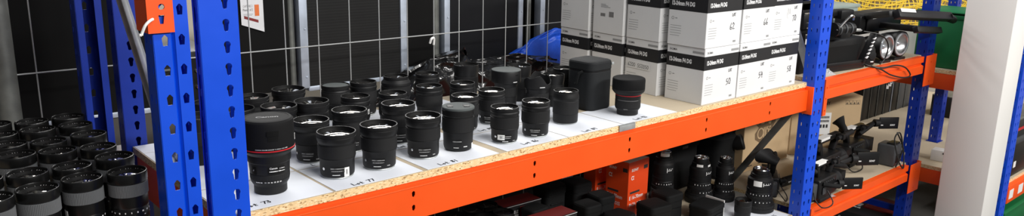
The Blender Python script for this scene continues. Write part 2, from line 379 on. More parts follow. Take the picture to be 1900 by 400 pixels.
rb = tag(MB().box(.045, 2.325, .612, .642, -.112, -.0195, .002).build('shelf_beam', 'orange'), 'orange back beam under the rear edge of the lens board', 'shelf beam')
tag(MB().box(.0, .028, .028, .612, -.118, -.0195, .002).build('shelf_end_beam', 'orange'), 'orange end rail under the short left edge of the lens board', 'shelf beam')
tag(MB().box(.045, 2.33, -.008, .03, -.67, -.5805, .002).build('shelf_beam', 'orange'), 'orange beam carrying the low shelf of tall barrels', 'shelf beam')
# red bolts showing in the slots of the middle frame
def board(name, label, x0, x1, y0, y1, z0, z1):
    mb = MB(); mb.box(x0, x1, y0, y1, z0, z1)
    o = mb.build(name, ['board', 'edge'])
    for p in o.data.polygons:
        if abs(p.normal.z) < .5: p.material_index = 1
    return tag(o, label, 'shelf board')
board('shelf_board', 'chipboard shelf board under the rows of prime lenses and white cartons', .001, 2.33, 0, .645, -.019, 0)
board('shelf_board', 'chipboard board of the low shelf under orange boxes and tall barrels', .04, 2.33, 0, .645, -.58, -.56)
# clip on the board edge
mb = MB(); mb.box(1.207, 1.281, -.0045, -.0005, -.0185, -.0005, .0008); mb.box(1.207, 1.281, -.0045, .012, .0, .0008)
tag(mb.build('edge_clip', 'galv'), 'small grey metal clip on the chipboard edge above the orange beam', 'clip')

# right bay: stepped beams
def stepbeam(label, x0, x1, z, y=-.022, ax='x', left=True, right=True):
    t = thing('shelf_beam', label, 'shelf beam')
    prof = [(.028, 0), (0, 0), (0, -.028), (.010, -.033), (.010, -.040), (-.002, -.046), (-.002, -.082), (.028, -.082)]
    mb = MB(); n = len(prof)
    v = [(x0, y+p[0], z+p[1]) for p in prof]+[(x1, y+p[0], z+p[1]) for p in prof]
    mb.add(v, [(i, (i+1) % n, n+(i+1) % n, n+i) for i in range(n)]+[tuple(range(n)), tuple(range(2*n-1, n-1, -1))]); mb.build('beam', 'orange', t)
    for xa, xb, on in ((x0-.02, x0+.006, left), (x1-.006, x1+.115, right)):
        if not on: continue
        hs = [circ((xb-xa)/2, .02, .0045), circ((xb-xa)/2, .07, .004), circ((xb-xa)/2, .115, .0045)]
        vv, ff = plate_geo(xb-xa, .15, hs, .003)
        mb = MB(); mb.add(vv, ff, T(xa, y-.0125, z-.145)); mb.box(xb-.003 if xa > x0 else xa, xb if xa > x0 else xa+.003, y-.012, y+.028, z-.145, z+.005)
        mb.build('end_connector', 'orange', t)
    return t
stepbeam('grooved orange beam in front of the shelf of black studio gear', 2.436, 3.405, 0)
stepbeam('grooved orange beam in front of the camcorder shelf', 2.436, 3.405, -.55)
for lb, z in (('orange rear beam behind the studio gear shelf', 0), ('orange rear beam behind the camcorder shelf', -.55)):
    tag(MB().box(2.418, 3.442, .60, .63, z-.082, z-.017, .002).build('shelf_beam', 'orange'), lb, 'shelf beam')
board('shelf_board', 'chipboard board under the black studio gear', 2.418, 3.442, 0.008, .645, -.016, 0)
board('shelf_board', 'chipboard board under the camcorders', 2.418, 3.442, 0.008, .645, -.566, -.55)
# upper left beam end on the pointed-hole frame
t = thing('shelf_beam', 'orange beam end with a white safety pin clipped to the left blue frame', 'shelf beam')
vv, ff = plate_geo(.046, .30, [circ(.024, .031, .0055), [(.020, .002), (.0285, .002), (.030, .02), (.0185, .02)]], .003)
vv, ff = plate_geo(.046, .30, [circ(.026, .047, .0055), [(.0215, .016), (.0275, .016), (.030, .032), (.0195, .032)]], .003)
mb = MB(); mb.add(vv, ff, T(-.131, -.037, .392)); mb.box(-.131, -.128, -.037, .03, .392, .692); mb.build('end_connector', 'orange', t)
MB().box(-1.6, -.131, -.036, .01, .55, .66, .003).build('beam', 'orange', t)
mb = MB(); mb.tube([(-.122, -.040, .418), (-.131, -.050, .416), (-.139, -.052, .409), (-.144, -.05, .398), (-.146, -.05, .392)], .0026); mb.tube([(-.146, -.05, .392), (-.150, -.05, .393)], .0026)
mb.build('safety_pin', 'label', t, 'white plastic safety pin')
board('shelf_board', 'chipboard shelf board of the left rack under the tall zoom lenses', -1.5, -.128, .0, .68, -.08, -.062)
tag(MB().box(-1.5, -.125, -.02, .0, -.16, -.066, .002).build('shelf_beam', 'orange'), 'orange beam under the left rack shelf of zoom lenses', 'shelf beam')

# perpendicular rack past the end frame
t = thing('shelf_beam', 'dull orange beam under the green bin beside the white column', 'shelf beam')
MB().box(3.622, 3.65, -.22, 1.6, -.186, -.105, .002).build('beam', 'orange', t)
t = thing('shelf_beam', 'dull orange beam under the empty far board beside the white column', 'shelf beam')
MB().box(3.622, 3.65, -.22, 1.6, -.682, -.606, .002).build('beam', 'orange', t)
board('shelf_board', 'chipboard board of the far rack under the green bin', 3.62, 4.09, -.22, 1.6, -.105, -.086)
board('shelf_board', 'wide pale chipboard board of the far rack by the white column', 3.62, 4.09, -.22, 1.6, -.606, -.587)
board('shelf_board', 'pale chipboard board carrying the upright black cases', 4.0905, 5.6, .03, 1.6, -.606, -.587)
for x, y, lb in ((4.115, .115, 'blue post rising behind the green bin next to the column'),):
    mb = MB(); channel(mb, x, x+.06, y, .045, -.582, .95, lambda a, z: keyhole(a, z, .006, .02), .0476, .0175, (x+.03,)); tag(mb.build('rack_post', 'blue_shaded'), lb, 'rack post')

# ------------------------------------------------------------------ behind the rack: mesh fence, black panels
t = thing('mesh_fence_panel', 'galvanised wire mesh fence panel with round end post behind the racks', 'fence')
MB().cyl((-.243, .80, FZ), (-.243, .80, .95), .0275, seg=28, cap=True).build('end_post', 'galv_dull', t)
mb = MB()
for k in range(29): x = -.172+k*.1148; mb.cyl((x, .8, -1.0), (x, .8, .95), .0019, seg=6)
for z in (-.9, -.63, -.36, -.075, .1945, .47, .75): mb.cyl((-.23, .7975, z), (3.05, .7975, z), .002, seg=6)
mb.build('wire_mesh', 'wire', t)
for x in (.80, 1.33): pass
mb = MB(); mb.tube([(1.066, .79, .165), (1.068, .785, .180), (1.076, .786, .184), (1.084, .79, .180), (1.086, .795, .158)], .0045); mb.build('hook', 'label', t, 'white plastic hook')
def panel(label, x0, x1, z0, z1, skin, y=1.0, strips=(), rail=True, group='black panels behind the fence'):
    t = thing('hoarding_board', label, 'board', group=group)
    MB().box(x0, x1, y+.003, y+.035, z0, z1).build('panel_skin', skin, t)
    for a, b in strips:
        mb = MB(); mb.box(a, b, y-.004, y+.037, z0, z1, .001)
        for k in range(int((z1-z0)/.085)):
            zz = z0+.04+k*.085
            if k % 2 == 0: mb.lathe([(.0045, 0), (.003, .002), (0, .0025)], 8, T((a+b)/2+.004, y-.004, zz) @ RX(PI/2))
        mb.build('edge_strip', 'alu', t)
    if rail: MB().box(x0, x1, y-.002, y+.037, z0-.012, z0+.004, .001).build('bottom_rail', 'alu', t)
    return t
panel('black panel behind the leftmost blue posts with pale bottom rail', -.9, .16, .012, .46, 'panel')
panel('plain black panel carrying the paper notice', .385, .626, .012, .46, 'panel', rail=False)
panel('fluted black panel between two bright aluminium edge strips', .69, 1.104, .012, .46, 'fluted', strips=((.663, .693), (1.077, 1.104)))
panel('narrow black panel behind the fence, left of the white hook', 1.106, 1.232, .012, .46, 'panel', rail=False)
panel('blue-black panel edged with aluminium behind the black plastic sheet', 1.31, 1.703, .012, .46, 'panel_blue', strips=((1.283, 1.31), (1.678, 1.703)))
panel('black panel with one aluminium edge rising behind the blue tarpaulin', 1.808, 2.5, .012, .46, 'panel_blue', strips=((1.806, 1.834),))
panel('long black board closing the gaps behind the steel posts', .60, 2.6, .012, .46, 'panel', 1.075, rail=False)
for xa, xb, lb in ((.630, .660, 'dull steel post at the left edge of the fluted panel'), (1.236, 1.279, 'dull steel post behind the white hook'), (1.750, 1.777, 'dull steel post just left of the white cartons')):
    mb = MB(); mb.cyl(((xa+xb)/2, 1.03, FZ), ((xa+xb)/2, 1.03, .46), (xb-xa)*.45, seg=20); tag(mb.build('steel_post', 'galv_dull'), lb, 'post')
struct('trim_1', MB().box(-1.2, .62, 1.0, 1.06, FZ, -.002).box(-1.2, .62, .992, 1.0, -.22, -.14, .002), 'wall_dark')
# lower row of panels, seen under the lens shelf
for x0, x1, lb in ((.64, 1.50, 'low black panel behind the red teleconverter boxes'), (1.62, 1.90, 'low narrow black panel behind the black camera pouches'), (1.99, 3.3, 'low black panel behind the orange cartons')):
    panel(lb, x0, x1, FZ+.02, -.03, 'panel', .94, strips=((x0-.034, x0),), group='low black panels behind the rack')
mb = MB(); mb.bar((1.585, .9295, -1.0), (1.66, .9295, -.03), .03, .006); tag(mb.build('leaning_strip', 'alu'), 'loose pale strip leaning behind the teleconverter box', 'strip')
# notice on the panel
t = thing('paper_notice', 'white paper notice with orange block taped to the black panel', 'notice', (.43, .9965, .214))
m = Matrix(((1, 0, 0, 0), (0, 1, 0, 0), (0, 0, 1, 0), (0, 0, 0, 1)))
MB().add([(.029, 0, .038), (.106, 0, .010), (.106, 0, .2), (.029, 0, .2), (.029, .001, .038), (.106, .001, .010), (.106, .001, .2), (.029, .001, .2)], [(0, 1, 2, 3), (7, 6, 5, 4), (0, 4, 5, 1), (1, 5, 6, 2), (2, 6, 7, 3), (3, 7, 4, 0)]).build('sheet', 'signwhite', t)
mt = T(.053, -.0006, .108) @ RX(PI/2)
mb = MB(); mb.text('Phase 2 of 2', .011, mt @ T(0, -.022, 0), bold=.02, wid=.034); mb.text('CAPTURE 3', .011, mt @ T(0, -.010, 0), wid=.032); mb.box(.037, .070, -.0006, -.0004, .071, .0725); mb.box(.037, .066, -.0006, -.0004, .067, .0682); mb.build('print', 'greyprint', t)
MB().box(.076, .091, -.0008, -.0003, .065, .102).build('colour_block', 'signorange', t, 'orange block')
MB().add([(.039, -.0007, .058), (.087, -.0007, .042), (.087, -.0007, .051), (.039, -.0007, .067)], [(0, 1, 2, 3)]).build('banner', 'darkred', t, 'dark red banner')
# equipment box in the gap between the blue posts
t = thing('equipment_case', 'black rack equipment with small knobs seen between the two nearest blue posts', 'equipment', (.29, 1.12, -.3))
MB().box(-.13, .13, 0, .25, 0, .46, .006).box(-.13, .13, -.006, 0, .02, .44).build('case_body', 'black', t)
mb = MB()
for k in range(6):
    for c in range(9): mb.lathe([(.006, 0), (.005, .008), (0, .009)], 10, T(-.11+c*.027, -.006, .12+k*.055) @ RX(PI/2))
mb.build('knobs', 'chrome', t)
mb = MB()
for k in range(4): mb.box(-.135, -.02, -.016, -.006, .36+k*.022, .367+k*.022, .001)
mb.build('grille', 'galv_dull', t)
tag(MB().box(.10, .48, 1.12, 1.44, FZ, -.302, .006).build('wooden_crate', 'cardboard'), 'cardboard carton under the black rack equipment behind the posts', 'carton')
tag(MB().tube([(.16, 1.10, .20), (.17, 1.09, .28), (.15, 1.10, .33), (.2, 1.09, .30), (.19, 1.1, .22), (.22, 1.1, .19)], .012).build('cable_coil', 'cable'), 'black cable hanging behind the orange beam end', 'cable')

# black plastic sheet and blue tarp bundled behind the fence
def crumple(name, x0, x1, ridge, depth, zlow, amp, seed, nx=120, ny=44, y=.83):
    mb = MB(); v = []; f = []
    def rz(x):
        for a, b in zip(ridge, ridge[1:]):
            if a[0] <= x <= b[0]: u = (x-a[0])/(b[0]-a[0]); return a[1]+(b[1]-a[1])*u
        return ridge[-1][1]
    for j in range(ny+1):
        s = j/ny
        for i in range(nx+1):
            x = x0+(x1-x0)*i/nx; top = rz(x); zz = zlow+(top-zlow)*math.sin(PI*min(1, s*1.12)*.5)**.8
            yy = y+depth*s-.02*math.sin(s*PI)
            p = Vector((x*7+seed, s*2.6, seed)); r = noise.noise(p*1.3); q = 1-abs(noise.noise(p*1.15+Vector((9, 3, 1))))*2; g = 1-abs(noise.noise(p*2.6))*2
            e = (r*.5+q*.75+g*.22)*amp
            v.append((x, max(y-.022 if 'plastic' in name else y-.012, min(yy-e*.9, y+depth+.012)), zz+e*.25*(.3+s)*(1 if s < .9 else .3)))
    for j in range(ny):
        for i in range(nx): a = j*(nx+1)+i; f.append((a, a+1, a+nx+2, a+nx+1))
    mb.add(v, f, None, 0, True); o = mb.build(name, 'bag' if 'plastic' in name else 'tarp', ang=60); s = o.modifiers.new('th', 'SOLIDIFY'); s.thickness = .0012
    return o
ridge = [(.86, -.03), (1.07, .058), (1.14, .085), (1.24, .095), (1.289, .109), (1.33, .062), (1.40, .052), (1.46, .06), (1.57, .058), (1.70, .04), (1.82, .01)]
tag(crumple('black_plastic_sheet', .86, 1.82, ridge, .10, -.16, .05, 3.1), 'crumpled shiny black plastic sheet heaped behind the lenses', 'plastic sheet')
tag(MB().box(.84, 1.84, .835, .918, -.50, -.16, .006).build('storage_box', 'black'), 'long black box holding up the crumpled plastic behind the lens shelf', 'box')
tag(MB().box(.86, 1.82, .835, .918, FZ, -.502, .006).build('storage_box', 'black'), 'lower black box beneath the long black box behind the fence', 'box')
o = tag(crumple('blue_tarpaulin', 1.60, 1.98, [(1.60, .045), (1.64, .058), (1.69, .07), (1.72, .095), (1.77, .112), (1.86, .135), (1.98, .12)], .025, -.02, .034, 8.7, 60, 36, .966), 'bright blue tarpaulin bundled beside the white cartons', 'tarpaulin')

# ------------------------------------------------------------------ paper sheets on the lens shelf with lot numbers
def sheet(label, x0, x1, y0, y1, z=0., txt=None, tx=None, ty=None, size=.013, rot=0.):
    t = thing('paper_sheet', label, 'paper', (x0, y0, z), rot)
    MB().box(0, x1-x0, 0, y1-y0, .0002, .0009).build('sheet', 'paper', t)
    if txt: MB().stroke(hand(txt), size*1.25, T(tx-x0, ty-y0, .0013) @ RZ(.04), .0026).build('handwriting', 'ink', t)
    return t
rows = [(.004, .19, [('Lot 73', .048, .022), ('Lot 77', .300, .010), ('Lot 81', .548, .012), ('Lot 86', .838, .022), ('Lot 89', 1.07, .012)]), (.195, .38, None), (.385, .56, None), (.563, .642, None)]
cols = [(.004, .243), (.250, .488), (.503, .733), (.760, .991), (.995, 1.23)]
nm = ['under the red-ringed capped lens', 'under the two big stickered lenses', 'under the flat-capped lens', 'under the lens with a white sticker', 'before the black pouch']
for ri, (ya, yb, tx) in enumerate(rows):
    for ci, (xa, xb) in enumerate(cols):
        if ri == 3 and ci > 3: continue
        if tx: s, a, b = tx[ci]; sheet('white paper sheet marked '+s+', '+nm[ci], xa, xb, ya, yb, 0, s, a, b)
        else:
            s = {(1, 1): 'L', (1, 2): 'Lot 8', (1, 3): 'Lot 85', (1, 4): 'Lot 9'}.get((ri, ci))
            sheet('white paper sheet in the %s row, %s column from the left' % (['', 'second', 'third', 'back'][ri], ['first', 'second', 'third', 'fourth', 'fifth'][ci]), xa, xb, ya, yb, 0, s, {(1, 1): .296, (1, 2): .548, (1, 3): .83, (1, 4): 1.05}.get((ri, ci)), .204, .011)
t = sheet('white paper sheet marked Lot 93 under the wide-hooded lens', 1.234, 1.50, .004, .19, 0, 'Lot 93', 1.305, .014)

# ------------------------------------------------------------------ lenses
def lens_root(name, label, cat='camera lens', group='prime lenses on the shelf'): return thing(name, label, cat, group=group)
def marks(mb, r, z, a0, a1, n, h=.0016, mi=0, seed=1):
    rr = random.Random(seed)
    for k in range(n):
        a = a0+(a1-a0)*k/max(1, n-1); w_ = .0007+.0012*rr.random()
        mb.patch(r, a-w_/r, a+w_/r, z-h/2, z+h/2, .0003, mi, 1)
def art_lens(label, kind):
    t = lens_root('camera_lens', label)
    if kind == 'wide':
        mount = [(.0, 0), (.0375, 0), (.0385, .002), (.0375, .004)]
        body = [(.0375, .0035), (.0402, .007), (.0408, .012), (.0410, .040), (.0432, .046), (.0438, .0485), (.0436, .0495)]
        ring = [(.0425, .0495), (.0446, .0503), (.0446, .0795), (.0430, .0803)]
        front = [(.0428, .0803), (.0428, .0835), (.0440, .0855), (.0463, .0915), (.0465, .0985), (.0456, .0993), (.0456, .1005), (.0466, .1012), (.0466, .1082), (.0458, .109), (.0438, .109), (.0434, .1075), (.0430, .1035), (.0405, .0985)]
        gr, gz, win, rb = .0407, .0985, (.0412, .017, .031), (.041, .007)
    elif kind == 'slim':
        mount = [(.0, 0), (.034, 0), (.0352, .002), (.034, .004)]
        body = [(.034, .0035), (.0372, .007), (.0378, .012), (.0380, .034), (.0403, .040), (.0405, .0425), (.040, .0435)]
        ring = [(.0395, .0435), (.0412, .0443), (.0412, .0745), (.0398, .0753)]
        front = [(.0396, .0753), (.0396, .078), (.0405, .0795), (.0415, .0845), (.0412, .088), (.0392, .0905), (.0392, .0925), (.0405, .0935), (.0405, .1012), (.0398, .102), (.0382, .102), (.0378, .1005), (.0374, .096), (.034, .0925)]
        gr, gz, win, rb = .0342, .0922, (.0382, .014, .027), (.0, 0)
    else:
        mount = [(.0, 0), (.036, 0), (.0372, .002), (.036, .004)]
        body = [(.036, .0035), (.041, .007), (.0432, .014), (.0435, .036), (.0465, .044), (.047, .047), (.0465, .048)]
        ring = [(.046, .048), (.0478, .049), (.0478, .078), (.0462, .079)]
        front = [(.046, .079), (.046, .082), (.0475, .084), (.047, .090), (.0405, .098), (.0392, .100), (.0402, .1015), (.0402, .1092), (.0395, .11), (.038, .11), (.0376, .1085), (.0374, .104), (.034, .1005)]
        gr, gz, win, rb = .0342, .1002, (.0437, .016, .030), (.0, 0)
    MB().lathe(mount, 48).build('mount_ring', 'galv', t)
    mb = MB(); mb.lathe(body, 56); mb.build('barrel', 'satin', t)
    MB().lathe(ring, 180, rib=(1, 2), amp=.0003).build('focus_ring', 'rubber', t)
    ii = max(i for i, p in enumerate(front) if p[1] >= max(q[1] for q in front)-1e-6)
    MB().lathe(front, 64, mis=[0 if i < ii else 1 for i in range(len(front))]).build('front_ring', ['collar', 'inner'], t)
    MB().lathe([(gr*(1-k/12), gz+.002+.0060*(1-(1-k/12)**2)) for k in range(13)], 40).build('front_glass', 'glass', t)
    wr, z0, z1 = win
    mb = MB(); mb.patch(wr, -.52, .30, z0, z1, .0005); wd = mb.build('scale_window', 'gloss', t)
    mb = MB(); marks(mb, wr+.0005, z1-.004, -.44, .22, 9, .002, 0, 2); marks(mb, wr+.0005, z0+.004, -.4, .2, 7, .0018, 0, 5); mb.build('scale_marks', 'greyprint', wd)
    mb = MB(); mb.wrap('SIGMA', .0030, wr+.0004, .52, z0-.0045, bold=.01); mb.patch(wr, -.40, .04, z0-.0062, z0-.0048, .0003); mb.build('print', 'white', t)
    mb = MB(); mb.lathe([(.0034, 0), (.0034, .0006), (0, .0007)], 16, RZ(-.95) @ T(0, -wr-.0002, (z0+z1)/2+.001) @ RX(PI/2)); mb.build('badge', 'chrome', t)
    return t
def sticker(root, r, a, z0, z1, wd, name='barcode_sticker'):
    mb = MB(); mb.patch(r, a-wd/2/r, a+wd/2/r, z0, z1, .0004, 0, 6)
    s = mb.build(name, 'label', root, 'white barcode sticker'); h = z1-z0; mb = MB()
    for k in range(7): mb.patch(r+.0004, a-wd*.18/r+k*wd*.05/r, a-wd*.18/r+k*wd*.05/r+wd*.025/r, z0+h*.2+(.1*h if k % 2 else 0), z1-h*.2, .0001, 0, 1)
    mb.build('barcode', 'darkprint', s); return s
def place(proto, label, x, y, turn=0., z=.0011, g=None, sc=1.):
    if proto.get('used'): r = dup(proto, label, (x, y, z), face(x, y)+turn, g, sc)
    else: r = proto; r.location = (x, y, z); r.rotation_euler = (0, 0, face(x, y)+turn); r.scale = (sc,)*3; r['label'] = label; proto['used'] = 1
    return r
W = art_lens('x', 'wide'); S = art_lens('x', 'slim'); B = art_lens('x', 'bulb')
wl = [(.310, .104, .1, 1., 'large wide-mouthed lens beside the Lot 77 marking, with a tall white sticker low down'),
      (.424, .100, .05, 1., 'large wide-mouthed black lens in the front row, second right of the capped red-ring lens'),
      (.562, .108, .2, 1., 'wide-mouthed black lens in the front row, left of the flat-capped lens'),
      (.320, .251, -.2, .97, 'wide-mouthed lens directly right of the red-ringed capped lens, second row'),
      (.442, .275, .3, 1.0, 'wide-mouthed lens behind the gap between the two largest front-row lenses'),
      (.587, .263, .2, 1., 'wide-mouthed lens half hidden behind the front lens left of the flat cap'),
      (.312, .418, 0., 1.02, 'wide-mouthed lens looming just over the red-ringed capped lens, third row'),
      (.407, .419, .4, 1.02, 'third-row wide-mouthed lens behind the second-row lens beside the red-ringed one'),
      (.312, .588, 0., .97, 'back-row wide-mouthed lens partly hidden by the nearest blue post'),
      (.424, .595, .2, 1.03, 'back-row wide-mouthed lens below the bright aluminium strip of the fence')]
wobj = [place(W, l, x, y, a, sc=s) for x, y, a, s, l in wl]
sticker(wobj[0], .0411, .45, .006, .0285, .0135)
sl = [(.820, .084, .25, .98, 'slim black lens in the front row with a broad white sticker left of its scale'),
      (.934, .080, .1, 1., 'slim black lens in the front row beside the Lot 86 marking, without sticker'),
      (.549, .429, .3, 1.02, 'slim lens in the third row with a white tag at its right side'),
      (.658, .401, -.2, 1.02, 'slim lens right behind the wide-mouthed second-row lens, third row'),
      (.806, .427, 0., 1., 'slim tall-looking lens standing behind the flat-capped lens, a little to the left'),
      (.814, .257, .3, 1., 'slim lens directly behind the flat-capped lens'),
      (.924, .412, .2, .98, 'slim lens in the third row, in front of the shiny plastic folds'),
      (.926, .270, -.1, 1., 'slim lens between the flat-capped lens and the grey-topped hood lens'),
      (.673, .595, .1, 1.02, 'back-row slim lens beside a white scrap, left of the bulbous lens'),
      (.920, .600, .3, .99, 'back-row slim lens right of the bulbous lens, before the plastic sheet')]
sobj = [place(S, l, x, y, a, sc=s) for x, y, a, s, l in sl]
sticker(sobj[0], .0384, -.50, .013, .0275, .021)
sticker(sobj[2], .0413, .75, .052, .066, .009, 'tag')
place(B, 'bulbous back-row lens with shoulders wider than its mouth', .788, .586, .1)

def simple_lens(label, body, ring, front, gl, g='prime lenses on the shelf', ribs=144):
    t = lens_root('camera_lens', label, group=g)
    MB().lathe(body, 56).build('barrel', 'satin', t); MB().lathe(ring, ribs, rib=tuple(range(1, len(ring)-1)), amp=.0004).build('focus_ring', 'rubber', t)
    ii = max(i for i, p in enumerate(front) if p[1] >= max(q[1] for q in front)-1e-6)
    MB().lathe(front, 56, mis=[0 if i < ii else 1 for i in range(len(front))]).build('front_ring', ['collar', 'inner'], t)
    if gl: MB().lathe([(gl[0]*(1-k/12), gl[1]+.0015+.0058*(1-(1-k/12)**2)) for k in range(13)], 36).build('front_glass', gl[2] if len(gl) > 2 else 'glass', t)
    return t
def put(t, x, y, turn=0., z=.0011): t.location = (x, y, z); t.rotation_euler = (0, 0, face(x, y)+turn); return t
# flat-capped lens in the front row
t = put(simple_lens('black front-row lens with a flat grey cap by the Lot 81 marking', [(0, 0), (.034, 0), (.0375, .004), (.0395, .012), (.0405, .046), (.042, .052)], [(.041, .052), (.0432, .053), (.0432, .090), (.041, .091)],
    [(.0418, .091), (.0418, .094), (.0438, .097), (.0438, .110), (.0425, .1112)], None), .674, .106, .1)
cp = MB().lathe([(.0425, .1112), (.0438, .1125), (.0438, .1165), (.042, .118), (.036, .1172), (0, .1172)], 56).build('front_cap', 'capgrey', t, 'flat grey front cap')
mb = MB(); mb.box(-.030, -.014, -.012, .008, .1172, .1188, .0006); mb.box(.014, .030, -.012, .008, .1172, .1188, .0006); mb.build('pinch_clip', 'black', cp)
mb = MB(); mb.patch(.040, -.5, .15, .020, .034, .0005); wd = mb.build('scale_window', 'gloss', t); mb = MB(); marks(mb, .0406, .029, -.42, .1, 8, .002); mb.build('scale_marks', 'greyprint', wd)
mb = MB(); mb.patch(.0397, .28, .55, .0135, .0155, .0004); mb.patch(.0396, -.4, -.05, .0115, .0128, .0004); mb.build('print', 'white', t)
MB().patch(.0400, 1.0, 1.2, .006, .020, .0004).build('tag', 'label', t, 'white torn tag')
# plain smooth lens beside the pouch
t = put(simple_lens('smooth black lens standing left of the black pouch in the front row', [(0, 0), (.033, 0), (.036, .003), (.0385, .006), (.039, .030), (.0395, .031)], [(.0390, .031), (.0398, .032), (.0400, .070), (.0392, .071)],
    [(.0392, .071), (.0392, .073), (.0400, .075), (.0400, .082), (.0385, .089), (.0378, .0945), (.0383, .0955), (.0383, .1005), (.0372, .101), (.0358, .1005), (.0350, .096), (.032, .0925)], (.032, .0922)), 1.108, .132)
MB().lathe([(.0335, .0005), (.0372, .0015), (.0374, .0032), (.034, .004)], 48).build('mount_ring', 'galv', t)
# big capped zoom with the red ring
t = put(simple_lens('largest lens, capped and red-ringed, beside the nearest blue post', [(0, 0), (.0345, 0), (.036, .002), (.036, .018), (.0385, .022), (.041, .026), (.0425, .031), (.0425, .034)], [(.0420, .034), (.0432, .035), (.0432, .046), (.0422, .047)],
    [(.0422, .047), (.0432, .048), (.0445, .070), (.0445, .072), (.0470, .0745), (.0475, .084), (.0470, .090), (.053, .0985), (.0568, .1005), (.0568, .1035)], None, 'large special lenses', 160), .139, .098)
MB().lathe([(.0566, .1035), (.0574, .1040), (.0574, .1058), (.0566, .1063)], 64).build('red_ring', 'red', t, 'thin red ring')
cp = MB().lathe([(.0566, .1060), (.0570, .1075), (.0563, .158), (.0563, .1625), (.0555, .1665), (.0520, .1700), (.046, .1712), (.0455, .1705), (0, .1705)], 64).build('front_cap', 'cap', t)
mb = MB(); mb.text('Canon', .016, T(0, -.004, .1708), bold=.03, wid=.048); mb.build('cap_print', 'greyprint', cp)
mb = MB(); mb.patch(.0560, -.05, .40, .140, .150, .0022, 0, 8); mb.patch(.0560, -.02, .37, .128, .140, .0012, 0, 8); mb.build('cap_clip', 'gloss', cp)
mb = MB(); mb.wrap('CANON ZOOM LENS EF 11-24mm 1:4 L USM', .0028, .0577, .12, .1075+.0025, bold=.015, wid=.072); mb.build('name_print', 'white', t)
mb = MB(); mb.patch(.0437, -.10, .78, .051, .067, .0006, 0, 10); wd = mb.build('scale_window', 'gloss', t)
mb = MB(); mb.wrap('Canon', .0058, .0446, .18, .0635, bold=.02, wid=.017); marks(mb, .0446, .0565, .0, .5, 8, .0022, 0, 3); mb.wrap('11-24mm', .0042, .0446, .62, .062, bold=.01, wid=.013); mb.patch(.0443, .5, .78, .0555, .0567, .0003); mb.build('scale_print', 'white', wd)
mb = MB(); marks(mb, .0428, .0312, -.75, -.45, 4, .0018, 0, 8)
for k, s in enumerate(('11', '14', '16', '18', '20', '24')): mb.wrap(s, .0042, .0428, -.25+k*.155, .0312, bold=.03)
mb.build('zoom_numbers', 'white', t)
mb = MB(); mb.patch(.0437, -1.0, -.72, .049, .066, .0012, 0, 4); sw = mb.build('focus_switch', 'gloss', t); mb = MB(); mb.wrap('-F', .005, .0452, -.86, .058, bold=.01); mb.build('switch_print', 'white', sw)
sticker(t, .0571, 1.45, .098+.02, .132, .008, 'side_label')
# wide hooded lens right of the pouch
t = put(simple_lens('short lens with broad capped hood and thin red ring, right of the black pouch', [(0, 0), (.033, 0), (.0345, .002), (.0345, .014), (.038, .018), (.0405, .022), (.0405, .024)], [(.0400, .024), (.0412, .025), (.0412, .048), (.0402, .049)],
    [(.0402, .049), (.0402, .0505), (.0410, .0515), (.0410, .063), (.0405, .0635)], None, 'large special lenses', 150), 1.348, .088)
MB().lathe([(.0405, .0635), (.0412, .0638), (.0412, .0652), (.0405, .0656)], 56).build('red_ring', 'red', t, 'thin red ring')
MB().lathe([(.0405, .0655), (.0445, .069), (.0505, .0755), (.0522, .079), (.0528, .0835), (.0522, .0845)], 56).build('hood_flare', 'rubber', t)
MB().lathe([(.0522, .0845), (.0527, .086), (.0527, .113), (.0515, .1175), (.048, .1195), (.030, .1198), (0, .1202)], 64).build('hood_cap', 'cap', t)
mb = MB(); mb.wrap('SAMYANG', .0036, .0414, -.15, .018+.004, bold=.01, wid=.014); mb.patch(.0413, -.9, .9, .0495, .0502, .0003, 0, 12); mb.build('print', 'greyprint', t)
# lens with pale topped hood, petal hood, tall back lenses
t = put(simple_lens('lens with a wide drum-shaped hood closed by a pale grey disc', [(0, 0), (.032, 0), (.034, .003), (.036, .03), (.037, .045)], [(.0365, .045), (.038, .046), (.038, .075), (.0368, .076)],
    [(.0368, .076), (.038, .080), (.040, .088), (.0478, .0905), (.0484, .0925), (.0484, .127), (.0478, .1285)], None, 'large special lenses'), 1.078, .379, .2)
MB().lathe([(.0478, .1285), (.0482, .1298), (.0474, .1308), (.0465, .1304), (0, .1304)], 56).build('front_disc', 'capgrey', t, 'pale grey disc closing the hood')
mb = MB(); mb.patch(.0486, .48, .72, .116, .119, .0004, 0, 3); mb.build('slot', 'inner', t); mb = MB(); mb.patch(.0486, .30, .62, .0945, .0965, .0004, 0, 3); mb.build('print', 'white', t)
t = put(simple_lens('lens with a petal-shaped hood standing left of the black pouch', [(0, 0), (.032, 0), (.034, .003), (.036, .02), (.037, .030)], [(.0365, .030), (.0385, .031), (.0385, .058), (.037, .059)],
    [(.037, .059), (.038, .066), (.0395, .070), (.0395, .0755)], (.034, .068), 'large special lenses'), 1.147, .303, .3)
zf = lambda i, a, z: z+(.012*max(-.8, min(.8, 1.6*math.cos(2*a+1.2)))+.005*math.cos(4*a+.3) if i in (3, 4) else 0)
MB().lathe([(.0395, .0755), (.0425, .0765), (.0435, .080), (.0440, .105), (.0425, .105), (.042, .081), (.039, .077)], 96, zmod=zf).build('petal_hood', 'rubber', t)
mb = MB(); mb.patch(.0437, -.1, .3, .0815, .0836, .0004, 0, 3); mb.build('print', 'white', t)
TL = simple_lens('x', [(0, 0), (.033, 0), (.036, .004), (.038, .03), (.040, .045)], [(.0395, .045), (.0412, .046), (.0412, .085), (.0398, .086)], [(.0398, .086), (.0398, .089), (.041, .092), (.0425, .112), (.0425, .124), (.0412, .125), (.040, .1235), (.039, .118), (.036, .115)], (.036, .1146), 'tall lenses at the back')
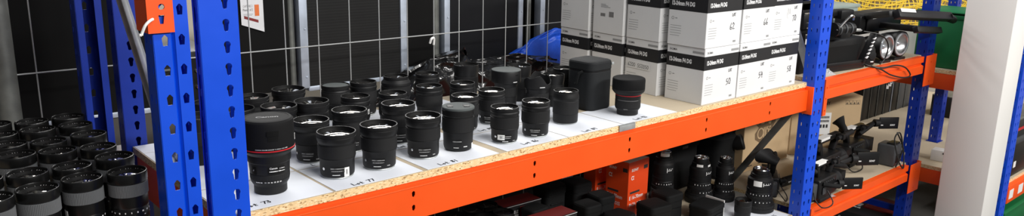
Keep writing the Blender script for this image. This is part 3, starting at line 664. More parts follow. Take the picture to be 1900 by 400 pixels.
for x, y, l, s in ((1.049, .554, 'tall lens rising in front of the plastic sheet, behind the slim third-row lens', 1.), (1.199, .45, 'tall dark lens half hidden behind the petal-hooded lens', .97), (1.235, .318, 'dark lens between the petal-hooded lens and the black pouch', .86), (1.325, .36, 'dark lens just showing left of the black pouch at the back', .9)):
    place(TL, l, x, y, .2, sc=s)
t = put(simple_lens('back-row lens whose mouth is closed by a light grey glass disc', [(0, 0), (.033, 0), (.036, .004), (.0395, .012), (.040, .046), (.042, .05)], [(.0415, .05), (.0435, .051), (.0435, .083), (.0425, .084)], [(.0425, .084), (.0425, .087), (.0405, .091), (.043, .094), (.043, .104), (.042, .105), (.0405, .1045), (.040, .101)], None), .578, .598)
MB().lathe([(.0405, .1000), (.039, .1022), (0, .1026)], 48).build('front_disc', 'capgrey', t, 'light grey disc')
t = put(simple_lens('dark lens visible in the narrow gap between the two nearest blue posts', [(0, 0), (.033, 0), (.036, .004), (.039, .012), (.040, .046), (.042, .05)], [(.0415, .05), (.0435, .051), (.0435, .085), (.0425, .086)], [(.0425, .086), (.0425, .089), (.0435, .094), (.0435, .118), (.0425, .12), (.041, .1195), (.040, .11), (.036, .104)], (.036, .103)), .094, .40)
mb = MB(); mb.patch(.0402, -.75, -.55, .03, .034, .0004, 0, 2); mb.patch(.0437, -.8, -.62, .11, .113, .0004, 0, 2); mb.build('print', 'white', t)
t = put(simple_lens('low dark lens far back in the narrow gap between the nearest posts', [(0, 0), (.033, 0), (.036, .004), (.039, .012), (.040, .046), (.042, .05)], [(.0415, .05), (.0435, .051), (.0435, .085), (.0425, .086)], [(.0425, .086), (.0425, .089), (.0435, .094), (.0435, .105), (.0425, .107), (.041, .1065), (.040, .10), (.036, .094)], (.036, .093)), .19, .585)
t = put(simple_lens('big shadowed lens by the right side of the near blue post, back row', [(0, 0), (.036, 0), (.040, .004), (.044, .012), (.045, .046), (.046, .05)], [(.0455, .05), (.047, .051), (.047, .085), (.046, .086)], [(.046, .086), (.046, .089), (.047, .094), (.047, .107), (.046, .109), (.044, .108), (.043, .10), (.040, .094)], (.040, .093)), .215, .585-.12)

# black pouch
t = thing('lens_pouch', 'tall black padded pouch with zipped lid standing before the white cartons', 'pouch', (1.318, .232, .0011), .06)
MB().rrect(.114, .114, .026, [(.004, 0), (.001, .003), (0, .008), (.0005, .06), (.0, .125), (.002, .1285)]).build('pouch_body', 'pouch', t)
MB().rrect(.115, .115, .026, [(.003, .1315), (.0, .134), (.0005, .155), (.003, .1595), (.009, .1620), (.02, .1628)]).build('lid', 'pouch', t)
mb = MB(); mb.rrect(.1135, .1135, .026, [(0, .1275), (0, .1325)]); mb.build('zip', 'black', t)
mb = MB(); mb.box(.040, .052, -.0595, -.0565, .146, .154, .001); mb.build('zip_pull', 'galv', t)
mb = MB(); mb.tube([(-.06, -.02, .13), (-.068, -.01, .12), (-.066, .0, .09), (-.06, .01, .085)], .004); mb.build('strap', 'fabric', t)

# ------------------------------------------------------------------ white lens cartons
CW, CDp, CH = .203, .158, .1935
def carton(label, x, y, z, rz, lot=None, mirror=False, first=[None]):
    if first[0] is None or mirror:
        t = thing('lens_carton', label, 'carton', group='white lens cartons')
        MB().box(0, CW, 0, CDp, 0, CH, .0012, seg=1).build('box', 'carton_white', t)
        fm = T(0, -.0003, 0) @ RX(PI/2); sm = T(-.0003, CDp, 0) @ RZ(-PI/2) @ RX(PI/2)
        bands = MB(); g = MB(); d = MB(); wts = []
        if not mirror:
            bands.box(-.0002, CW+.0002, -.0002, CDp+.0002, .1195, .1665)
            for m, w_ in ((fm, CW), (sm, CDp)):
                wt = MB(); wts.append(wt); d = MB(); wt.text('12-24mm F4 DG', .0195, m @ T(w_*.07+.047, .143, .0002), 0, .05, .094)
                d.text('SIGMA', .0105, m @ T(w_*.06+.017, .178, 0), 0, .01, .032); d.build('maker_print', 'darkprint', t)
                g.add([(w_-.05, .174, 0), (w_-.004, .174, 0), (w_-.004, .182, 0), (w_-.05, .182, 0)], [(0, 1, 2, 3)], m)
                g.lathe([(.0036, 0), (.0055, .0)], 14, m @ T(w_*.09+.004, .092, 0)); g.add([(w_*.09+.014, .0905, 0), (w_*.09+.023, .0905, 0), (w_*.09+.023, .0935, 0), (w_*.09+.014, .0935, 0)], [(0, 1, 2, 3)], m)
                for k in range(5): q = .066-k*.0085; L_ = .046 if k < 4 else .040; g.add([(w_*.06, q, 0), (w_*.06+L_, q, 0), (w_*.06+L_, q+.0014, 0), (w_*.06, q+.0014, 0)], [(0, 1, 2, 3)], m)
            g.add([(CW-.042, .010, 0), (CW-.025, .010, 0), (CW-.025, .017, 0), (CW-.042, .017, 0)], [(0, 1, 2, 3)], fm)
        else:
            bands.box(-.0002, CW+.0002, -.0002, CDp+.0002, .158, .180)
            for k in range(3): g.add([(.04, .098+k*.005, 0), (.09-k*.012, .098+k*.005, 0), (.09-k*.012, .1+k*.005, 0), (.04, .1+k*.005, 0)], [(0, 1, 2, 3)], sm)
            for x0 in (.04, .084):
                for k in range(9): a = x0+k*.0028; d.add([(a, .064, 0), (a+.0016, .064, 0), (a+.0016, .084-(.008 if x0 < .05 else 0), 0), (a, .084-(.008 if x0 < .05 else 0), 0)], [(0, 1, 2, 3)], sm)
        bd = bands.build('black_band', 'carton_black', t)
        for wt in wts: wt.build('title_print', 'white', bd)
        g.build('small_print', 'greyprint', t)
        if mirror: d.build('barcode', 'darkprint', t)
        t.location = (x, y, z); t.rotation_euler = (0, 0, rz)
        if not mirror: first[0] = t
        if not mirror: first.append(list(t.children))
    else:
        t = first[0].copy(); COL.objects.link(t); t.location = (x, y, z); t.rotation_euler = (0, 0, rz); t['label'] = label
        for ch in first[1]:
            c = ch.copy(); COL.objects.link(c); c.parent = t
            for g_ in list(ch.children): d_ = g_.copy(); COL.objects.link(d_); d_.parent = c
    if lot:
        fm = T(0, -.0008, 0) @ RX(PI/2)
        MB().stroke(hand('LOT'), .0115, fm @ T(.146, .101, 0), .0016).stroke(hand(lot), .024, fm @ T(.136, .055, 0) @ RZ(.06), .0020).build('lot_number', 'ink', t, 'handwritten lot number')
    return t
low = [carton('white lens carton with LOT 50 handwritten, front corner of the bottom row', 1.644, .012, 0, 0, '50'), carton('white lens carton with LOT 54 handwritten, bottom row middle', 1.851, .010, 0, .01, '54'), carton('white lens carton with LOT 58 handwritten, bottom row right end', 2.056, .016, .0, -.012, '58')]
carton('white lens carton with LOT 62 handwritten, upper row corner', 1.640, .012, .1945, 0, '62'); carton('white lens carton with LOT 66 handwritten, upper row middle', 1.857, .014, .1945, .0, '66')
c70 = carton('white lens carton with LOT 70 handwritten beside a torn patch, upper row right end', 2.066, .020, .1945, .0, '70')
mb = MB(); mb.add([(.098, -.0006, .070), (.112, -.0006, .068), (.118, -.0006, .1), (.11, -.0006, .12), (.1, -.0006, .11), (.096, -.0006, .09)], [(0, 1, 2, 3, 4, 5)]); mb.build('torn_patch', 'label', c70)
MB().stroke([[(0, 1), (.1, 0)], [(.5, 1), (.6, .1)]], .022, T(.102, -.0012, .082) @ RX(PI/2), .0012).build('pen_marks', 'ink', c70)
for k, (y, dx, rz) in enumerate(((.187, -.012, -.06), (.357, -.010, -.055), (.532, -.008, -.05))):
    o = carton('white lens carton, bottom row of the side, %s behind the LOT 50 carton' % ('first', 'second', 'third')[k], 1.644+dx, y+.012, 0, rz)
    if k == 0:
        sm = T(-.0009, CDp, 0) @ RZ(-PI/2) @ RX(PI/2)
        MB().add([(.012, .086, .0003), (.125, .086, .0003), (.125, .114, .0003), (.012, .114, .0003)], [(0, 1, 2, 3)], sm).build('sticker', 'carton_white', o)
        MB().stroke(hand('6200 553350'), .0150, sm @ T(.015, .092, .0006) @ RZ(-.02), .0014).build('handwriting', 'ink', o, 'long handwritten number')
    carton('white lens carton, upper row of the side, %s behind the LOT 62 carton' % ('first', 'with barcodes, second', 'third')[k], 1.642+dx, y+.012, .1945, rz, None, k == 1)

# ------------------------------------------------------------------ tall zoom lenses on the left rack
def zoom_lens(label):
    t = thing('zoom_lens', label, 'zoom lens', group='zoom lenses on the left rack')
    MB().lathe([(0, 0), (.029, 0), (.0305, .002), (.0305, .018), (.0335, .022), (.034, .024), (.034, .060), (.0332, .0615), (.0332, .064), (.0345, .0655), (.0345, .100), (.0338, .102), (.0345, .104), (.0345, .1255)], 56).build('barrel', 'gloss', t)
    MB().lathe([(.0345, .1255), (.0362, .1262), (.0362, .1500), (.0345, .1508)], 160, rib=(1, 2), amp=.0007).build('grip_ring', 'grey_rubber', t, 'grey ribbed grip band')
    MB().lathe([(.0345, .1505), (.0350, .1515), (.0362, .153), (.0366, .1555), (.0366, .1700), (.0360, .1718), (.0350, .1722), (.0342, .1712), (.0338, .1655), (.0325, .1650), (.0285, .1590)], 64, mis=[0]*7+[1]*5).build('front_ring', ['gloss', 'inner'], t)
    MB().lathe([(.0286, .1588), (.026, .1612), (.018, .1640), (.009, .1655), (0, .166)], 40).build('front_glass', 'glass', t)
    mb = MB(); rr = random.Random(5)
    for k in range(26):
        a = -1.9+k*.145
        if k % 7 == 5: continue
        r0, r1 = .0335, .0318-.0006*rr.random()
        for q, (b, c) in enumerate(((0, .010), (.014, .024))):
            if rr.random() < .3: continue
            pts = [(r*math.sin(a+x), r*math.cos(a+x), .1660-(.0338-r)*.4+.0004) for r, x in ((r0, b), (r0, c), (r1, c), (r1, b))]
            mb.add(pts, [(0, 1, 2, 3)])
    mb.build('name_marks', 'white', t)
    mb = MB(); marks(mb, .0346, .094, -1.3, 1.3, 9, .0030, 0, 4); marks(mb, .0346, .086, -1.1, 1.4, 5, .0018, 0, 9); marks(mb, .0341, .052, -1.2, 1.2, 7, .0030, 0, 11); mb.patch(.0346, -.02, .02, .068, .08, .0003, 0, 1); mb.build('scale_numbers', 'white', t)
    mb = MB(); marks(mb, .0346, .076, .2, 1.1, 4, .0030, 0, 14); mb.build('green_numbers', 'green', t)
    return t
Z = zoom_lens('x')
zl = [(-.313, .085, 'left one of the two nearest zoom lenses with grey bands'), (-.235, .102, 'middle zoom lens of the front three, broad grey ribbed band'), (-.158, .088, 'zoom lens nearest the short orange end rail, front row'),
      (-.388, .07, 'zoom lens cut off at the bottom left corner of the photo'),
      (-.310, .190, 'zoom lens directly behind the left front one'), (-.232, .194, 'zoom lens directly behind the middle front one'), (-.152, .196, 'zoom lens directly behind the one nearest the orange end rail'), (-.385, .20, 'zoom lens at the left picture edge, second row'),
      (-.307, .326, 'third-row zoom lens, left, with pale rim ticks'), (-.231, .322, 'third-row zoom lens in the middle with a white tag on its barrel'), (-.155, .310, 'third-row zoom lens on the right'),
      (-.303, .436, 'fourth-row zoom lens on the left'), (-.229, .418, 'fourth-row zoom lens in the middle'), (-.150, .411, 'fourth-row zoom lens on the right, before the rear blue post'),
      (-.229, .532, 'fifth-row zoom lens in the middle'), (-.150, .532, 'fifth-row zoom lens on the right, by the rear blue post'), (-.302, .545, 'fifth-row zoom lens at the left picture edge'),
      (-.224, .629, 'back-row zoom lens beside the steel fence post'), (-.146, .625, 'back-row zoom lens right next to the rear blue post'), (-.300, .640, 'back-row zoom lens just left of the steel fence post')]
rz_ = random.Random(7); zobj = []
for x, y, l in zl: zobj.append(place(Z, l, x, y, rz_.uniform(-.6, .6), -.0615, None, rz_.uniform(.98, 1.02)))
def white_tag(t, r, a, z0, z1, wd): MB().patch(r, a-wd/2/r, a+wd/2/r, z0, z1, .0004, 0, 6).build('tag', 'label', t, 'white tag')
zobj[9].rotation_euler.z = face(-.231, .322); white_tag(zobj[9], .0347, .12, .100, .1235, .018)
zobj[1].rotation_euler.z = face(-.235, .1); white_tag(zobj[1], .0347, -1.25, .088, .112, .014)
sheet('white paper sheet lying under the zoom lenses at the bottom left', -.42, -.14, .02, .66, -.062)
t = thing('hanging_card', 'small white card on the fence between the two rear blue posts', 'card', (-.004, .790, -.064)); MB().box(0, .03, 0, .0012, 0, .034).build('card', 'label', t)

# ------------------------------------------------------------------ low shelf of the main bay
LZ = -.56
sheet('white paper sheet under the tall barrel by the middle blue frame', 2.02, 2.32, .01, .30, LZ, '85', 2.245, .03, .016)
sheet('white paper sheet under the orange cartons', 1.62, 1.99, .33, .62, LZ)
def orange_box(label, x, y, w_, d, h, rz=0.):
    t = thing('lens_carton', label, 'carton', (x, y, LZ+.001), rz, 'orange lens cartons')
    MB().box(0, w_, 0, d, 0, h, .0012, seg=1).build('box', 'orange_card', t)
    MB().box(.002, w_-.002, .002, d-.002, h, h+.0008).build('lid', 'carton_white', t, 'pale carton lid')
    fm = T(0, -.0004, 0) @ RX(PI/2); sm = T(-.0004, d, 0) @ RZ(-PI/2) @ RX(PI/2)
    wt = MB(); bk = MB()
    for m, w0 in ((fm, w_), (sm, d)):
        wt.text('SONY', .016, m @ T(w0*.30, h-.035, 0), 0, .03, w0*.34); wt.text('\u03b1', .030, m @ T(w0*.20, h-.066, 0), 0, .01)
        wt.text('E 16-70mm', .022, m @ T(w0*.42, .080, 0), 0, .015, w0*.68); wt.text('F4 ZA OSS', .020, m @ T(w0*.38, .050, 0), 0, .01, w0*.58)
        bk.add([(w0*.10, .098, 0), (w0*.58, .098, 0), (w0*.58, .107, 0), (w0*.10, .107, 0)], [(0, 1, 2, 3)], m); bk.add([(w0*.74, h-.042, 0), (w0*.94, h-.042, 0), (w0*.94, h-.026, 0), (w0*.74, h-.026, 0)], [(0, 1, 2, 3)], m)
    wt.build('white_print', 'label', t); bk.build('dark_print', 'darkprint', t)
    return t
orange_box('orange lens carton with white printing, front one next to the tall barrels', 1.757, .405, .132, .115, .232, .05)
orange_box('orange lens carton standing behind the front orange carton', 1.738, .565, .132, .068, .225, .0)
def tele(label, x, y, rz, w_=.19, d=.085, h=.088):
    t = thing('converter_box', label, 'box', (x, y, LZ+.001), rz, 'teleconverter boxes')
    MB().box(0, w_, 0, d, 0, h, .0012, seg=1).build('box', 'carton_black', t)
    MB().box(.003, w_-.003, .004, d-.002, h, h+.0006).build('red_top', 'darkred', t, 'dark red top')
    fm = T(0, -.0004, 0) @ RX(PI/2)
    MB().box(w_*.42, w_*.60, -.0006, -.0002, .006, h-.012).build('red_square', 'darkred', t, 'red square')
    mb = MB()
    for cx in (.21, .81): mb.text('APO TELE', .017, fm @ T(w_*cx, h-.030, .0002), 0, .02, w_*.33); mb.text('CONVERTER', .017, fm @ T(w_*cx, h-.047, .0002), 0, .02, w_*.36); mb.add([(w_*cx, h-.066, 0), (w_*cx+.026, h-.066, 0), (w_*cx+.026, h-.062, 0), (w_*cx, h-.062, 0)], [(0, 1, 2, 3)], fm)
    mb.add([(0, h-.004, 0), (w_, h-.004, 0), (w_, h-.002, 0), (0, h-.002, 0)], [(0, 1, 2, 3)], fm); mb.build('white_print', 'white', t)
    return t
tele('black and dark red teleconverter box at the back of the low shelf', 1.292, .625, -.03)
tele('nearer black and dark red teleconverter box, mostly below the picture edge', 1.298, .425, .0)
def pouch(label, x, y, w_, d, h, rz=.1, z=LZ+.001):
    t = thing('camera_pouch', label, 'pouch', (x, y, z), rz, 'black pouches on the low shelf')
    MB().rrect(w_, d, .018, [(.004, 0), (0, .005), (.001, h*.4), (0, h*.74)]).build('pouch_body', 'fabric', t)
    MB().rrect(w_+.003, d+.003, .018, [(.001, h*.70), (0, h*.72), (0, h*.92), (.004, h*.975), (.016, h)]).build('flap', 'fabric', t)
    MB().box(-w_/2+.012, w_/2-.012, -d/2-.0028, -d/2-.0008, h*.70, h*.715, .0006).build('piping', 'black', t)
    MB().box(-w_*.3, w_*.3, -d/2-.004, -d/2+.002, h*.42, h*.46, .001).build('webbing', 'black', t)
    return t
for a in (('large black pouch right of the back teleconverter box', 1.545, .640, .105, .10, .135), ('black pouch beside the rear orange carton', 1.662, .60, .095, .10, .132), ('small black pouch before the large pouches, left', 1.565, .445, .085, .085, .102), ('small black pouch in front of the orange cartons', 1.665, .465, .082, .09, .112),
          ('dark zipped pouch right of the front orange carton', 1.775, .285, .11, .10, .10), ('dark zipped pouch just behind, before the tall barrels', 1.905, .322, .10, .095, .108), ('flat black pouch with open flap before the tall barrels', 2.015, .205, .13, .10, .066), ('low black pouch at the bottom edge beneath the orange carton', 1.63, .335, .10, .09, .076), ('small black pouch between the two teleconverter boxes', 1.40, .568, .09, .075, .088)):
    pouch(*a, rz=random.uniform(-.15, .15))
tag(MB().box(2.084, 2.088, .17, .26, LZ+.0015, -.49).build('lining_card', 'label'), 'white card standing beside the open-flapped black pouch', 'card')
# short lenses, mouths up
for x, y, l in ((1.078, .66, 'short lens at the low shelf back, just under the orange beam'), (1.172, .665, 'short lens with a bright rim under the orange beam, second from the left'), (1.155, .575, 'short lens in front with a bright glass edge'), (1.243, .572, 'short lens touching the teleconverter box'), (1.246, .672, 'short lens behind the one touching the teleconverter box'), (1.07, .57, 'short lens farthest left below the orange beam'), (1.15, .485, 'short lens nearest the front on the low shelf')):
    dup(S, l, (x, y, LZ+.001), .3, 'short lenses on the low shelf')
# tall cine barrels, mount up
def cine(label, x, y, R, H, turn=0., stick=None, col=None):
    t = thing('cine_lens', label, 'camera lens', (x, y, LZ+.002), face(x, y)+turn, 'tall cine lenses on the low shelf')
    q = lambda L_: [(r*R, z*H) for r, z in L_]
    MB().lathe(q([(0, 0), (.95, 0), (.98, .01), (.98, .085), (1.0, .095), (1.0, .10)]), 56).build('front_barrel', 'satin', t)
    MB().lathe(q([(.97, .10), (1.0, .104), (.985, .165), (.94, .17)]), 128, rib=(1, 2), amp=.0012).build('gear_ring', 'rubber', t)
    MB().lathe(q([(.94, .17), (.93, .20), (.86, .215), (.86, .30), (.81, .31)]), 56).build('scale_barrel', 'satin', t)
    MB().lathe(q([(.80, .31), (.83, .315), (.83, .375), (.79, .38)]), 128, rib=(1, 2), amp=.0012).build('gear_ring', 'rubber', t)
    MB().lathe(q([(.79, .38), (.79, .46), (.765, .47), (.765, .485), (.80, .49), (.80, .53), (.765, .535), (.765, .60), (.78, .605), (.78, .74), (.76, .77), (.66, .80), (.64, .845), (.60, .85)]), 56).build('main_barrel', 'satin', t)
    MB().lathe(q([(.60, .85), (.62, .855), (.62, .885), (.56, .89), (.54, .895)]), 48).build('mount_base', 'black', t)
    MB().lathe(q([(.52, .88), (.53, .90), (.53, .975), (.515, .99)]), 48).build('mount_collar', 'black', t)
    MB().lathe(q([(.515, .988), (.50, 1.0), (.44, 1.0), (.42, .985), (.42, .93)]), 48).build('mount', 'chrome', t)
    MB().lathe(q([(.425, .93), (.3, .94), (0, .945)]), 32).build('rear_glass', 'glass', t)
    mb = MB(); marks(mb, R*.79, H*.42, -.7, .8, 7, .005, 0, 2); marks(mb, R*.865, H*.255, -.2, .9, 5, .0045, 0, 6); marks(mb, R*.782, H*.70, .3, .9, 4, .004, 0, 3); mb.patch(R*.782, .25, .3, H*.64, H*.72, .0004, 0, 1); mb.patch(R*.782, .3, .8, H*.67, H*.68, .0004, 0, 4); mb.build('white_marks', 'white', t)
    if stick: MB().patch(R*stick[0]+.0003, stick[1], stick[2], H*stick[3], H*stick[4], .0005, 0, 6).build('sticker', 'label', t, 'white sticker')
    return t
cine('tall ribbed cine lens with white sticker, beside the middle blue frame', 2.278, .13, .066, .178, 0., (.785, -.5, .15, .63, .76))
cine('tall slim cine lens behind, left of the stickered barrel', 2.262, .292, .050, .19, .2)
t = cine('broad tall cine lens with stickers round its mount', 2.165, .350, .060, .196, .3, (.64, -.75, -.05, .80, .87)); MB().patch(.060*.64+.0003, .55, 1.1, .196*.80, .196*.86, .0005, 0, 5).build('sticker', 'label', t, 'white sticker')
cine('shadowed tall cine lens next to the front orange carton', 2.005, .425, .056, .235, .1, (.53, -.6, .7, .92, .98))
t = simple_lens('short glossy black lens standing before the slim cine lens', [(0, 0), (.028, 0), (.031, .004), (.033, .03)], [(.0325, .03), (.034, .031), (.034, .056), (.0328, .057)], [(.0328, .057), (.0345, .06), (.0345, .078), (.0335, .08), (.032, .0795), (.031, .074), (.028, .069)], (.028, .0685), 'tall cine lenses on the low shelf')
t.location = (2.132, .112, LZ+.0015); t.rotation_euler = (0, 0, -.9)
t = thing('camera_bag', 'large black camera bag in shadow behind the cine lenses', 'bag', (2.07, .47, LZ+.001))
MB().box(0, .25, 0, .15, 0, .24, .03, seg=4).build('bag_body', 'fabric', t); MB().box(-.003, .253, -.006, .153, .19, .255, .02, seg=4).build('lid', 'fabric', t)
MB().tube([(.03, .02, .25), (.05, .0, .29), (.12, -.01, .305), (.2, .0, .29), (.22, .02, .25)], .009).build('handle', 'fabric', t); MB().box(.11, .15, -.009, -.005, .20, .212, .001).build('buckle', 'dark_grey', t)

t = thing('holdall', 'black holdall with a raised loop handle, left of the printed carton', 'bag', (2.422, .425, -.5495))
MB().rrect(.165, .20, .04, [(.01, 0), (0, .02), (.004, .12), (0, .19), (.02, .225), (.05, .235)], T(.0835, .11, 0)).build('bag_body', 'fabric', t)
MB().tube([(.04, .03, .20), (.045, .01, .26), (.08, .0, .285), (.12, .01, .26), (.13, .03, .20)], .010).build('handle', 'fabric', t)
MB().lathe([(0, 0), (.025, .0), (.034, .02), (.038, .05), (.034, .055), (.028, .03), (0, .025)], 28, T(.13, .03, .15) @ RX(PI/2-.4) @ RY(.5)).build('padded_cup', 'rubber', t)
# cardboard cartons
def icons(mb, m, x, z, s=.016, n=4):
    for k in range(n):
        a = x+k*s*1.15
        for b in ((a, z, a+s, z+.001), (a, z+s*1.2, a+s, z+s*1.2+.001), (a, z, a+.001, z+s*1.2), (a+s, z, a+s+.001, z+s*1.2)): mb.add([(b[0], b[1], 0), (b[2], b[1], 0), (b[2], b[3], 0), (b[0], b[3], 0)], [(0, 1, 2, 3)], m)
        mb.add([(a+s*.3, z+s*.2, 0), (a+s*.7, z+s*.2, 0), (a+s*.5, z+s*.95, 0)], [(0, 1, 2)], m); mb.add([(a+s*.2, z+s*.15, 0), (a+s*.8, z+s*.15, 0), (a+s*.8, z+s*.3, 0), (a+s*.2, z+s*.3, 0)], [(0, 1, 2, 3)], m)
def big_carton(label, x, y, rz, w_, d, h, z, drawing):
    t = thing('cardboard_carton', label, 'carton', (x, y, z), rz)
    MB().box(0, w_, 0, d, 0, h, .002, seg=1).build('box', 'cardboard', t)
    MB().box(0, w_, d/2-.02, d/2+.02, h, h+.0006).build('tape', 'cardboard', t)
    fm = T(0, -.0005, 0) @ RX(PI/2); mb = MB()
    if drawing:
        mb.text('SONY', .034, fm @ T(.075, h-.045, 0), 0, .02, .085); icons(mb, fm, w_-.10, h-.10, .019, 4)
        for k in range(2): icons(mb, fm, .02+k*.12, .035, .016, 3); mb.add([(.02+k*.12, .022, 0), (.09+k*.12, .022, 0), (.09+k*.12, .026, 0), (.02+k*.12, .026, 0)], [(0, 1, 2, 3)], fm)
        mb.build('print', 'darkprint', t)
        dm = MB(); c = Vector((.185, .19))
        sil = [(-.09, -.04), (-.05, -.06), (.03, -.055), (.07, -.03), (.065, .005), (.085, .03), (.075, .06), (.055, .055), (.04, .02), (.02, .025), (.015, .075), (.03, .10), (.015, .105), (-.005, .07), (-.02, .03), (-.045, .03), (-.06, .055), (-.085, .06), (-.09, .035), (-.065, .015), (-.095, -.01)]
        dm.add([(c.x+a, c.y+b, 0) for a, b in sil], [tuple(range(len(sil)))], fm)
        dm.build('printed_drawing', 'brownprint', t, 'printed drawing of a camcorder')
        lm = MB()
        for a, b, r in ((-.045, -.015, .028), (.03, -.015, .02), (-.075, .045, .012)): lm.lathe([(r*.75, 0), (r, 0)], 24, fm @ T(c.x+a, c.y+b, .0003))
        for k in range(5): lm.add([(c.x-.02+k*.014, c.y-.04, .0003), (c.x-.012+k*.014, c.y-.04, .0003), (c.x-.012+k*.014, c.y+.012, .0003), (c.x-.02+k*.014, c.y+.012, .0003)], [(0, 1, 2, 3)], fm)
        lm.build('drawing_lines', 'cardboard', t)
    else:
        mb.text('SONY', .024, fm @ T(.175, h-.036, 0), 0, .02, .062); icons(mb, fm, w_-.095, h-.045, .018, 4); mb.build('print', 'darkprint', t)
        sh = MB(); sh.box(.152, .218, -.0014, -.0004, h-.20, h-.085); s = sh.build('label_sheet', 'label', t, 'white barcode label')
        b = MB()
        for row, (za, zb, n) in enumerate(((h-.115, h-.103, 14), (h-.135, h-.123, 14), (h-.165, h-.147, 3))):
            for k in range(n): a = .159+k*(.05/n); b.add([(a, za, .0014), (a+.053/n*.62, za, .0014), (a+.053/n*.62, zb, .0014), (a, zb, .0014)], [(0, 1, 2, 3)], fm)
        b.build('barcode', 'darkprint', s)
    return t
big_carton('brown cardboard carton printed with a camcorder drawing behind the steel brace', 2.615, .43, 0, .415, .17, .37, -.5495, True)
big_carton('brown cardboard carton with a white barcode label behind the camcorders', 3.085, .455, -.56, .385, .21, .305, -.5495, False)

# ------------------------------------------------------------------ camcorders
def camcorder(label, x, y, rz, z=-.5495, lcd=(.12, .19), lab=True, sc=1., eye=(-.19, .235), edir=(-.8, .35, .35), esz=1.):
    t = thing('camcorder', label, 'camcorder', (x, y, z), rz, 'black camcorders', sc)
    MB().box(-.12, .09, -.048, .048, .022, .135, .014, seg=3).box(-.08, .06, -.052, .052, .04, .12, .01, seg=3).build('body', 'black', t)
    MB().box(-.09, .05, -.045, .045, 0, .026, .006).build('base_pad', 'rubber', t)
    MB().box(-.165, -.115, -.035, .035, .03, .115, .006).build('battery', 'dark_grey', t)
    mb = MB(); mb.lathe([(0, 0), (.040, 0), (.042, .01), (.042, .03), (.039, .032), (.039, .062), (.044, .066), (.044, .088)], 40, T(.085, 0, .08) @ RY(PI/2)); mb.build('lens_barrel', 'rubber', t)
    mb = MB(); mb.lathe([(.042, 0), (.047, .006), (.056, .05), (.053, .05), (.043, .008)], 4, T(.172, 0, .08) @ RY(PI/2) @ RZ(PI/4), smooth=False)
    hd = mb.build('lens_hood', 'black', t); MB().lathe([(.036, 0), (.03, .006), (0, .01)], 28, T(.17, 0, .08) @ RY(PI/2)).build('front_glass', 'glass', hd)
    mb = MB(); mb.box(-.10, .13, -.016, .016, .188, .214, .009, seg=3); mb.bar((-.085, 0, .195), (-.06, 0, .13), .028, .03, 0, .006); mb.bar((.115, 0, .195), (.075, 0, .13), .028, .03, 0, .006); mb.build('carry_handle', 'black', t)
    if lab: MB().box(-.095, .02, -.0165, .0165, .2145, .2153).box(-.095, -.0, -.0172, -.0164, .203, .2153).build('label', 'label', t, 'white paper label folded over the handle')
    mb = MB(); mb.cyl((.04, -.036, .20), (.20, -.036, .205), .010); mb.cyl((.11, -.036, .202), (.205, -.036, .205), .0125); mb.build('microphone', 'rubber', t); MB().box(.07, .10, -.052, -.012, .188, .214, .004).build('microphone_clip', 'black', t)
    mb = MB(); ex, ez = eye
    mb.bar((-.09, .0, .17), (ex+.03, 0, ez-.02), .038, .036, 0, .006); mb.build('viewfinder', 'black', t)
    d = Vector(edir).normalized(); q = d.to_track_quat('Z', 'Y').to_matrix().to_4x4()
    MB().lathe([(.016, -.01), (.017, .008), (.021, .018), (.028, .028), (.030, .034), (.026, .033), (.019, .018), (.0, .012)], 36, T(ex+.02, -.003, ez-.012) @ q @ Matrix.Diagonal((1.25*esz, .9*esz, 1.1*esz, 1)), zmod=lambda i, a, zz: zz+(.018*math.sin(a) if i in (3, 4, 5) else 0)).build('eyecup', 'rubber', t, None, 70)
    lx, lz = lcd
    lm = T(lx, -.078, 0) @ RZ(-.65) @ T(-lx, .078, 0)
    p = MB().box(lx, lx+.115, -.083, -.073, lz-.004, lz+.062, .003, lm).build('screen_panel', 'black', t)
    mb = MB(); mb.text('SONY', .012, lm @ T(lx+.078, -.0834, lz+.018) @ RX(PI/2), 0, .03, .030); mb.box(lx+.008, lx+.022, -.0836, -.083, lz+.016, lz+.021, 0, lm); mb.build('maker_print', 'white', p)
    mb = MB(); mb.cyl((lx, -.078, lz+.03), (lx-.022, -.060, lz+.03), .02, .022); mb.bar((lx-.01, -.06, lz+.03), (.03, -.03, min(lz+.02, .17)), .024, .02, 0, .004); mb.build('screen_arm', 'rubber', t)
    mb = MB(); mb.tube([(-.09, -.05, .11), (-.06, -.083, .105), (.0, -.088, .09), (.05, -.08, .075), (.075, -.05, .07)], .012); mb.build('hand_strap', 'fabric', t)
    mb = MB()
    for k in range(5): mb.cyl((-.06+k*.022, -.053, .118), (-.06+k*.022, -.057, .118), .004, seg=10)
    mb.box(-.09, -.05, -.055, -.05, .05, .09, .003); mb.build('buttons', 'dark_grey', t)
    mb = MB(); mb.tube([(-.15, -.03, .08), (-.19, -.06, .05), (-.17, -.09, .012), (-.11, -.105, .006), (-.06, -.10, .02), (-.05, -.06, .07)], .0032); mb.build('cable', 'cable', t)
    return t
camcorder('front black camcorder with white label and screen swung out low', 2.835, .14, .08, lcd=(.195, .05), eye=(-.15, .205))
camcorder('black camcorder at the right with raised eyecup and its screen high on the end', 3.19, .185, .06, lcd=(.165, .19), eye=(-.17, .25), sc=.90, edir=(-.4, .4, .8), esz=1.3)
camcorder('black camcorder tucked left behind the middle blue frame with white label', 2.59, .022, .06, lcd=(.10, .05), sc=.8, eye=(-.14, .19))
t = camcorder('black camcorder leaning behind the middle blue frame, big round eyecup towards the tall barrels', 2.475, .20, .60, lcd=(.02, .04), lab=False, eye=(-.20, .275), sc=.70, edir=(.2, .8, .3), esz=1.9)
tag(MB().tube([(3.30, -.0, -.545), (3.33, -.01, -.46), (3.30, .0, -.37), (3.27, .01, -.40), (3.275, -.02, -.50), (3.31, -.03, -.543), (3.37, -.01, -.54), (3.385, .01, -.46), (3.34, .03, -.38)], .0035).build('cable', 'cable'), 'thin black cable looped at the right end of the camcorder shelf', 'cable')
